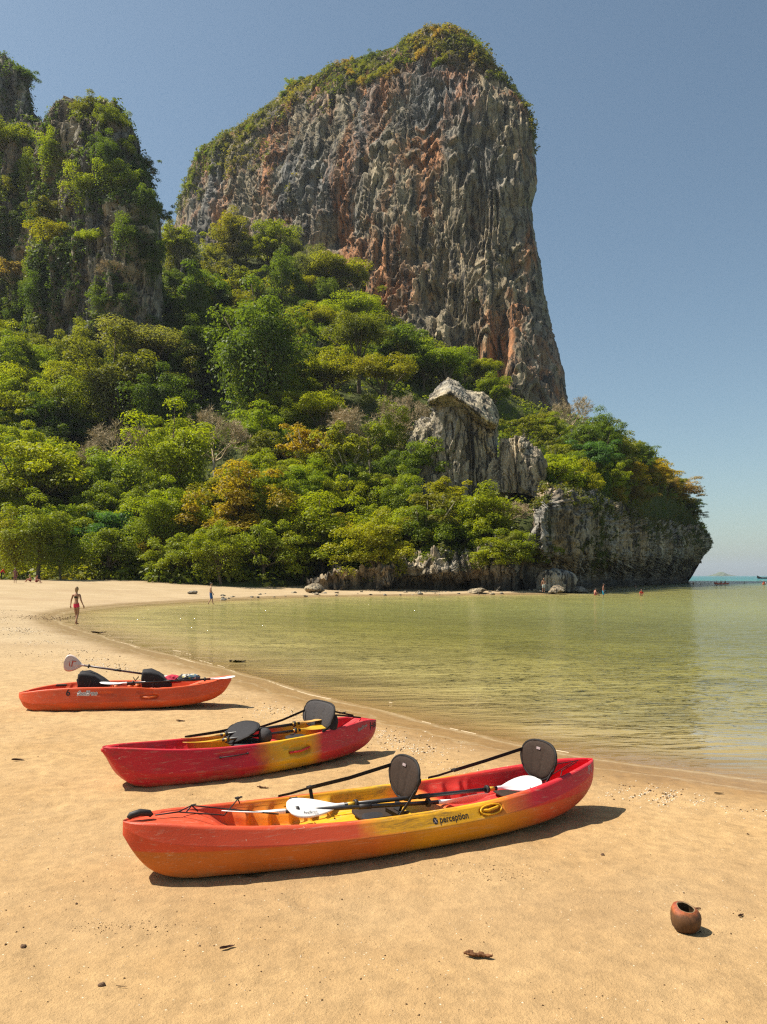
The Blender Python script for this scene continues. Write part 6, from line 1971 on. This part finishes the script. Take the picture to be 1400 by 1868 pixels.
for px, Y_, hr, lab in ((57, 88, 'grey', "person sitting on the shaded sand, left of a seated pair"), (66, 87, 'dark', "person sitting on the shaded sand, right of a seated pair")):
    X, Y, Z = px_ground(px, Y_)
    person(lab, X, Y, Z, R(100 if px < 60 else -100), sit, 1.7, 2, hr, [("shorts", cloth("maroon_cloth", (0.20, 0.03, 0.04)), lambda c: c.z < .3 and abs(c.x) < .2 and c.y < .25, .02)])

# swimmers far out: only heads and shoulders above the water
for px, Y_, hr, lab in ((1265, 215, 'dark', "dark-haired swimmer just beyond the headland's point"), (1358, 225, 'dark', "dark head of a swimmer between the canoe and the lone paddler"), (1160, 150, 'blond', "fair-haired swimmer close under the sea cliff")):
    person(lab, (px - 700) / F * Y_, Y_, -1.30, R(160), None, 1.8, 0, hr)

# ------------------------------------------------------------------ boats far out
def small_boat(label, px, Y_, Lb, B, hgt, mat, yaw, cat="kayak", bow=0.3):
    e = empty("kayak" if cat == "kayak" else "longtail_boat", ((px - 700) / F * Y_, Y_, 0), yaw, label, cat)
    Hh = Hull(Lb, B, [(-1, hgt * .8), (-.9, .02), (-.6, -.08), (.6, -.08), (.9, .02), (1, hgt * .8)], [(-1, hgt + bow), (-.7, hgt + bow * .25), (0, hgt), (.8, hgt + bow * .1), (1, hgt + bow * .4)],
             [(-1, hgt * .95), (-.75, hgt * .8), (-.6, .08), (.6, .08), (.8, hgt * .8), (1, hgt)], 2.4, .8, .9, .5, (), (), .04)
    link("hull", Hh.mesh("hull", 60), mat, e)
    return e
REDB = simple("red_boat_paint", (0.55, 0.10, 0.05), 0.5); DARKB = simple("dark_wood", (0.045, 0.03, 0.022), 0.7, 0.3, 3)
b1 = small_boat("red canoe with three people paddling beyond the headland", 1317, 200, 4.6, .85, .30, REDB, R(12))
b3 = small_boat("short red kayak with a lone paddler at the right edge", 1394, 195, 2.8, .75, .28, REDB, R(60))
b2 = small_boat("dark wooden longtail boat with a raised bow at the right edge near the horizon", 1399, 560, 15, 2.2, .9, DARKB, R(2), "boat", 1.6)
bpy.context.view_layer.update()
bm = bmesh.new(); box(bm, (-.5, 0, 1.15), (7.0, 1.7, .08), None, .03)
for q in (-3.6, -1.2, 1.2, 2.6):
    for w in (-.8, .8): tube(bm, [(q - .2, w, .5), (q - .2, w, 1.15)], .05, 6)
bm_obj("canopy", bm, simple("red_canopy", (0.50, 0.10, 0.12), 0.7), b2)
bm = bmesh.new(); box(bm, (1.0, 0, .75), (6.0, 1.9, .5), None, .08); bm_obj("cabin_board", bm, simple("pale_blue_board", (0.30, 0.42, 0.45), 0.7), b2)
vest = cloth("orange_vest_cloth", (0.65, 0.24, 0.06)); wvest = cloth("white_vest_cloth", (0.75, 0.72, 0.66))
for q, mt, hr, lab in ((-1.4, wvest, 'blond', "person in white at the front of the red canoe"), (-.1, vest, 'blond', "fair-haired person in orange in the middle of the red canoe"), (1.2, vest, 'dark', "dark-haired person in orange at the back of the red canoe")):
    p = W(b1, (q, 0, .08))
    person(lab, p.x, p.y, p.z, R(102), sit, 1.7, 0, hr, [("life_vest", mt, lambda c: .2 < c.z < .66 and c.y < .14, .04)])
p = W(b3, (0, 0, .06))
person("lone kayaker in a red vest at the right edge", p.x, p.y, p.z, R(150), sit, 1.75, 0, 'dark', [("life_vest", cloth("crimson_vest_cloth", (0.40, 0.05, 0.05)), lambda c: .2 < c.z < .66 and c.y < .14, .04)])
paddle("white-bladed paddle held up by the lone kayaker", p + Vector((-1.35, -.3, 1.05)), p + Vector((.7, .2, .35)), WHITEP, SHAFT, R(90), R(60), .5, .30, .025, None)

# island on the horizon
isl_c = P(1316, 1050, 5200)
n = 60
A = np.linspace(-1, 1, n); Bq = np.linspace(-1, 1, 40)
IX, IY = np.meshgrid(A, Bq, indexing='ij')
prof = np.interp(IX.ravel(), [-1, -.7, -.35, -.1, .1, .3, .55, .8, 1], [0, .18, .55, .95, .98, .62, .38, .2, 0]) * np.clip(1 - IY.ravel() ** 2, 0, 1)
iz = prof * 30 + fbm(np.stack([IX.ravel() * 4, IY.ravel() * 4, IX.ravel() * 0], 1), 4, 3) * 3 * (prof > 0.02) - 1
me = fast_mesh("island", np.stack([isl_c.x + IX.ravel() * 95, 5200 + IY.ravel() * 60, iz], 1), grid_faces(n, 40), True)
if me.polygons[500].normal.z < 0: me.flip_normals()
isl = link("island", me, simple("island_green", (0.10, 0.12, 0.06), 0.9, 0.4, 0.05)); tag(isl, "small pointed island faint on the horizon right of the headland", "island")

# ------------------------------------------------------------------ shore rocks
ROCKS = []
for k in range(5):
    bm = bmesh.new(); bmesh.ops.create_icosphere(bm, subdivisions=3, radius=1.0)
    p = np.array([v.co[:] for v in bm.verts])
    d = 1 + fbm(p * 1.1, 3, 400 + k) * .45 + np.abs(fbm(p * 2.7, 3, 440 + k)) * -.25
    for v, q in zip(bm.verts, d):
        v.co *= q
        v.co.z *= .62
        # flat broken faces
        for nrm, lim in ((Vector((.7, .3, .6)).normalized(), .62), (Vector((-.6, -.5, .55)).normalized(), .58), (Vector((.1, -.8, .4)).normalized(), .66)):
            t = v.co.dot(nrm) - lim
            if t > 0: v.co -= nrm * t * .85
    bm.normal_update()
    me = bpy.data.meshes.new("rock"); bm.to_mesh(me); bm.free()
    me.materials.append(None); ROCKS.append(me)
MAT_SHORE = rock_mat("shore_rock", grey=(0.26, 0.24, 0.20), tan=(0.38, 0.31, 0.20), rust=(0.33, 0.24, 0.14), k=8.0, rust_amt=0.5)
for me in ROCKS: me.materials.clear(); me.materials.append(MAT_SHORE)
def rock(px, Y_, w, label, group=None, flat=1.0, k=None, sink=.25):
    X = (px - 700) / F * Y_
    o = bpy.data.objects.new("rock", ROCKS[k if k is not None else rng_t.randrange(5)]); COL.objects.link(o)
    o.location = (X, Y_, max(ground_z(X, Y_), -.15) + w * .3 * flat * (1 - sink))
    o.rotation_euler = (rng_t.uniform(-.2, .2), rng_t.uniform(-.2, .2), rng_t.uniform(0, 6.28))
    o.scale = (w / 2 * rng_t.uniform(.9, 1.25), w / 2 * rng_t.uniform(.8, 1.1), w / 2 * flat)
    return tag(o, label, "rock", group)
rock(575, 88.5, 2.0, "grey boulder alone on the narrow sand under the bright green tree", None, .95, 1, .1)
rock(352, 80, 1.1, "low pale boulder half buried in sand right of the wading man's head", None, .7, 2)
rock(870, 93, 2.6, "long tan rock on the shore below the broad-leaved light green tree", None, .5, 0)
rock(1015, 96, 2.2, "brown rock right behind the standing man's legs", None, .8, 3, .0)
rock(1055, 104, 3.4, "dark flat rock at the waterline behind the seated bather", None, .45, 4, .2)
for i in range(70):
    px = rng_t.uniform(400, 1105)
    # just above the water's edge on the far side
    pyw = np.interp(px, [400, 480, 560, 660, 760, 900, 1000, 1060, 1105], [1095, 1091, 1088.5, 1087, 1086, 1084.5, 1082.5, 1079, 1078])
    Yw = HC * F / (pyw - 1050)
    rock(px, Yw + rng_t.uniform(-.5, 6.5), rng_t.choice((.2, .25, .3, .35, .45, .6)) * (1.5 if px > 880 else 1), "small pale stone among many strewn along the far waterline below the cliff", "stones along the far waterline", rng_t.uniform(.5, .9))

# ------------------------------------------------------------------ small things on the near sand
def at_px(px, py):
    """sand point seen at a pixel"""
    d = Vector(((px - 700) / F, 1.0, -(py - 1050) / F)).normalized()
    h = sand_bvh.ray_cast(Vector((0, 0, HC)), d)
    return h[0]
# opened coconut: husk, pale rim, hollow
def coconut():
    p = at_px(1251, 1697)
    e = empty("coconut", p, 0, "brown opened coconut shell sitting on the sand at the lower right", "coconut")
    HS = .86
    prof_o = [(.0, .0), (.035, .000), (.060, .008), (.074, .028), (.0805, .060), (.082, .095), (.078, .122), (.070, .141), (.058, .152), (.049, .157)]
    prof_r = [(.049, .157), (.047, .158), (.045, .157), (.043, .153)]
    prof_i = [(.043, .153), (.049, .138), (.056, .110), (.056, .075), (.046, .045), (.02, .03), (0, .028)]
    def lathe(nm, pr, mat, wob):
        pr = [(r * 1.03, z * HS) for r, z in pr]
        bm = bmesh.new(); n = 56
        rows = []
        for r, z in pr:
            row = []
            for k in range(n):
                a = 2 * math.pi * k / n
                w = 1 + wob * (.035 * math.cos(3 * a + .6) + .02 * math.cos(5 * a) + .012 * math.sin(11 * a + z * 30))
                tilt = .07 if z > .12 else .07 * max(0, (z - .06) / .06)
                row.append(bm.verts.new((r * w * math.cos(a) + .006 * (z > .14), r * w * math.sin(a), z - r * math.cos(a) * tilt * 1.6 + r * math.sin(a) * tilt * 3.2)))
            rows.append(row)
        for i in range(len(rows) - 1):
            for k in range(n):
                f = bm.faces.new((rows[i][k], rows[i][(k + 1) % n], rows[i + 1][(k + 1) % n], rows[i + 1][k])); f.smooth = True
        bmesh.ops.remove_doubles(bm, verts=bm.verts, dist=1e-5)
        return bm_obj(nm, bm, mat, e)
    m, nt, out = new_mat("coconut_husk")
    c = coords(nt); sx = nt.nodes.new("ShaderNodeSeparateXYZ"); L(nt, c, sx.inputs[0])
    fib = noise(nt, mapping(nt, c, (70, 70, 7)), 1.0, 6, .7, .3)
    big = noise(nt, c, 22, 4, .6)
    z = mth(nt, 'ADD', sx.outputs[2], mth(nt, 'MULTIPLY', mth(nt, 'SUBTRACT', big, .5), .05))
    col = ramp(nt, mth(nt, 'DIVIDE', z, .16), [(0.0, (.07, .03, .014)), (.45, (.11, .052, .02)), (.66, (.12, .052, .02)), (.76, (.32, .085, .025)), (1, (.22, .04, .025))])
    col = mixc(nt, 1.0, col, ramp(nt, fib, [(.25, .45), (.75, 1.5)]), 'MULTIPLY')
    col = mixc(nt, ramp(nt, big, [(.55, 0), (.7, .5)]), col, (.06, .03, .015))
    princ(nt, out, col, .62, bump(nt, fib, .7, .004), .35)
    lathe("husk", prof_o, m, 1.0)
    lathe("rim", prof_r, simple("coconut_rim", (.22, .15, .08), .8, .3, 60, .2, .5, .003), 1.0)
    lathe("hollow", prof_i, simple("coconut_inside", (.10, .06, .03), .9, .4, 30, .1, .4, .003), 1.0)
coconut()

def curled_leaf(px, py, ln, wd, label, col, name="dry_leaf", cat="leaf", crumple=0.0, seed=1, yaw=0.0):
    p = at_px(px, py)
    bm = bmesh.new(); nL, nW = 18, 7
    rg = random.Random(seed); rows = []
    for i in range(nL):
        u = i / (nL - 1); row = []
        for j in range(nW):
            v = -1 + 2 * j / (nW - 1)
            w = wd / 2 * math.sin(math.pi * min(.98, u * .92 + .04)) ** .8
            z = .25 * wd * v * v * (1 + .6 * math.sin(5 * u)) + .22 * ln * (u - .5) ** 2 + crumple * rg.uniform(-1, 1)
            row.append(bm.verts.new(((u - .5) * ln + crumple * rg.uniform(-1, 1), v * w * (.8 + .3 * math.sin(9 * u + v)), z + .004)))
        rows.append(row)
    for i in range(nL - 1):
        for j in range(nW - 1):
            bm.faces.new((rows[i][j], rows[i + 1][j], rows[i + 1][j + 1], rows[i][j + 1]))
    o = bm_obj(name, bm, simple(name + "_brown", col, .85, .4, 40, .15, .4, .004), None, True)
    md = o.modifiers.new("thick", 'SOLIDIFY'); md.thickness = .0012
    o.location = p + Vector((0, 0, .002)); o.rotation_euler = (0, 0, yaw)
    return tag(o, label, cat)
curled_leaf(415, 1731, .085, .028, "small dark curled leaf on the sand below the nearest kayak", (.05, .022, .015), yaw=.5)
curled_leaf(873, 1747, .15, .050, "shredded brown leaf lying flat on the sand, lower centre", (.16, .075, .035), crumple=.006, seed=4, yaw=-.15)
curled_leaf(1312, 1449, .10, .03, "dark leaf on the wet sand at the right near the waterline", (.03, .022, .015), seed=7, yaw=.1)
curled_leaf(33, 1388, .13, .05, "dark leaf on the sand left of the crimson kayak", (.05, .03, .02), seed=9, yaw=.2)
curled_leaf(480, 1438, .12, .03, "brown leaf on the sand between the crimson and the nearest kayak", (.11, .055, .03), seed=11, crumple=.004, yaw=-.2)
curled_leaf(330, 1316, .14, .04, "brown leaf on the sand right below the orange kayak's stern", (.09, .05, .03), seed=13, crumple=.004, yaw=-.2)
curled_leaf(180, 1155, .55, .14, "dark seaweed strand in the wash below the walking woman", (.05, .03, .02), "seaweed", "seaweed", .02, 15, .1)
curled_leaf(434, 1208, .42, .12, "dark seaweed clump afloat near the orange kayak's stern", (.03, .022, .012), "seaweed", "seaweed", .025, 16, .1)
curled_leaf(222, 1802, .055, .008, "thin twig on the sand at the lower left", (.10, .06, .035), "twig", "twig", .0006, 17, -.05)
curled_leaf(1270, 1660, .06, .02, "crumpled brown leaf scrap just behind the coconut", (.11, .055, .03), seed=19, crumple=.004, yaw=.1)
curled_leaf(1352, 1672, .05, .018, "dark leaf scrap on the sand right of the coconut", (.06, .03, .02), seed=21, crumple=.004, yaw=.6)
def pebble(px, py, w, label, k):
    p = at_px(px, py)
    o = bpy.data.objects.new("pebble", ROCKS[k].copy()); COL.objects.link(o)
    o.data.materials.clear(); o.data.materials.append(PEB)
    o.location = p + Vector((0, 0, w * .16)); o.scale = (w / 2, w / 2, w / 2); o.rotation_euler = (0, 0, k)
    tag(o, label, "pebble")
PEB = simple("pebble_brown", (.12, .07, .04), .8, .4, 40, .2, .4, .004)
pebble(43, 1728, .035, "brown pebble near the left edge of the foreground sand", 0)
pebble(187, 1798, .036, "brown pebble at the lower left, beside the thin twig", 2)
pebble(140, 1649, .018, "tiny dark pebble, upper left of the foreground sand", 3)
pebble(1100, 1560, .03, "dark pebble on the sand right of the nearest kayak's stern shadow", 1)

# beach litter nobody could count: shell chips and dark crumbs
def litter(name, pos, size, mat, seed, flat=.5):
    rng = np.random.default_rng(seed)
    n = len(pos)
    base = np.array([[1, 0, 0], [-.5, .87, 0], [-.5, -.87, 0], [0.1, 0, 1], [0, .1, -.6]])
    tri = np.array([[0, 1, 3], [1, 2, 3], [2, 0, 3], [1, 0, 4], [2, 1, 4], [0, 2, 4]])
    a = rng.random(n) * 6.28
    sc = size[:, None, None] * rng.uniform(.6, 1.4, (n, 5, 3))
    v = base[None] * sc
    v[:, :, 2] *= flat
    x = v[:, :, 0] * np.cos(a)[:, None] - v[:, :, 1] * np.sin(a)[:, None]
    y = v[:, :, 0] * np.sin(a)[:, None] + v[:, :, 1] * np.cos(a)[:, None]
    v = np.stack([x, y, v[:, :, 2]], -1) + pos[:, None, :]
    f = (tri[None] + (np.arange(n) * 5)[:, None, None]).reshape(-1, 3)
    o = link(name, fast_mesh(name, v.reshape(-1, 3), f), mat); o['kind'] = 'stuff'
    return o
rl = np.random.default_rng(77)
def sand_points(x, y):
    d = shore_dist(x, y)
    # height from the built sheet
    z = np.array([ground_z(a, b) for a, b in zip(x, y)])
    return np.stack([x, y, z], 1), d
# evenly sprinkled bits, thicker in drifts
n = 11000
yy = 2.7 + 11 * rl.random(n) ** 1.6
xx = (rl.random(n) * 2 - 1) * (yy * .56 + .3)
pts, d = sand_points(xx, yy)
dens = 0.35 + fbm(np.stack([xx * .7, yy * .7, xx * 0], 1), 3, 81) * 1.2
keep = (d > .4) & (rl.random(n) < dens)
pts = pts[keep]; k = len(pts) // 2
SHELL = simple("shell_chips", (.62, .52, .38), .7, .25, 30, .3)
CRUMB = simple("dark_crumbs", (.085, .05, .028), .9, .4, 30, .1)
sz = 0.0022 + .0055 * rl.random(len(pts)) ** 3.5
litter("shell_chips", pts[:k], sz[:k], SHELL, 1)
litter("dark_crumbs", pts[k:], sz[k:] * 1.15, CRUMB, 2, .8)
# the strand line of gravel along the last high wash
n = 12000
ii = rl.integers(0, len(SHORE_S) - 1, n * 6)
sel = np.array([(-22 < SHORE_S[q][0] < 9) and SHORE_S[q][1] < 45 for q in ii])
ii = ii[sel][:n]
A_, B_ = SHORE_S[ii], SHORE_S[ii + 1]
t_ = B_ - A_; t_ /= np.linalg.norm(t_, axis=1, keepdims=True) + 1e-9
nn2 = np.stack([-t_[:, 1], t_[:, 0]], 1)
if shore_dist(np.array([A_[0, 0] + nn2[0, 0]]), np.array([A_[0, 1] + nn2[0, 1]]))[0] < 0: nn2 = -nn2
c = A_ + (B_ - A_) * rl.random((len(ii), 1))
off = 1.65 + rl.normal(size=len(ii)) * .28 + .35 * fbm(np.stack([c[:, 0] * .35, c[:, 1] * .35, c[:, 0] * 0], 1), 2, 83)
off = off * np.interp(c[:, 1], [8, 40], [1, 2.2])
c = c + nn2 * off[:, None]
pts, d = sand_points(c[:, 0], c[:, 1])
keep = (rl.random(len(pts)) < np.clip(.35 + 1.4 * fbm(np.stack([c[:, 0] * .8, c[:, 1] * .8, c[:, 0] * 0], 1), 3, 84), 0, 1)) & (d > .5)
pts = pts[keep]; sz = (0.005 + .011 * rl.random(len(pts)) ** 2.5) * np.interp(pts[:, 1], [6, 30], [1, 2.2])
k = int(len(pts) * .75)
litter("shell_gravel", pts[:k], sz[:k], SHELL, 3)
litter("strand_debris", pts[k:], sz[k:] * 1.1, CRUMB, 4, .8)
# dark crumb patches and the weed drift by the woman's feet
P2 = []
for px, py, n, sx_, sy_ in ((235, 1690, 130, .16, .05), (690, 1575, 60, .3, .06), (905, 1585, 120, .25, .08), (940, 1600, 50, .12, .04), (95, 1128, 420, 1.0, 1.6), (1290, 1700, 30, .1, .04), (60, 1195, 120, 1.2, .5), (170, 1690, 40, .1, .04)):
    p = at_px(px, py)
    P2.append(np.stack([p.x + rl.normal(size=n) * sx_, p.y + rl.normal(size=n) * sy_], 1))
P2 = np.vstack(P2)
pts, d = sand_points(P2[:, 0], P2[:, 1])
litter("dark_debris", pts, (0.0025 + .005 * rl.random(len(pts)) ** 3) * np.interp(pts[:, 1], [5, 35], [1, 7]), CRUMB, 6, .8)

# ------------------------------------------------------------------ sea air
bm = bmesh.new()
box(bm, (0, 6800, 117), (26000, 16600, 254))
m, nt, out = new_mat("haze")
pv = nt.nodes.new("ShaderNodeVolumePrincipled")
pv.inputs['Color'].default_value = (0.80, 0.88, 1.0, 1)
pv.inputs['Density'].default_value = 0.00008
pv.inputs['Density Attribute'].default_value = ''
pv.inputs['Temperature Attribute'].default_value = '' if 'Temperature Attribute' in pv.inputs else ''
pv.inputs['Anisotropy'].default_value = 0.3
L(nt, pv.outputs[0], out.inputs['Volume'])
me = bpy.data.meshes.new("haze"); bm.to_mesh(me); bm.free()
hz_o = link("haze", me, m); hz_o['kind'] = 'stuff'
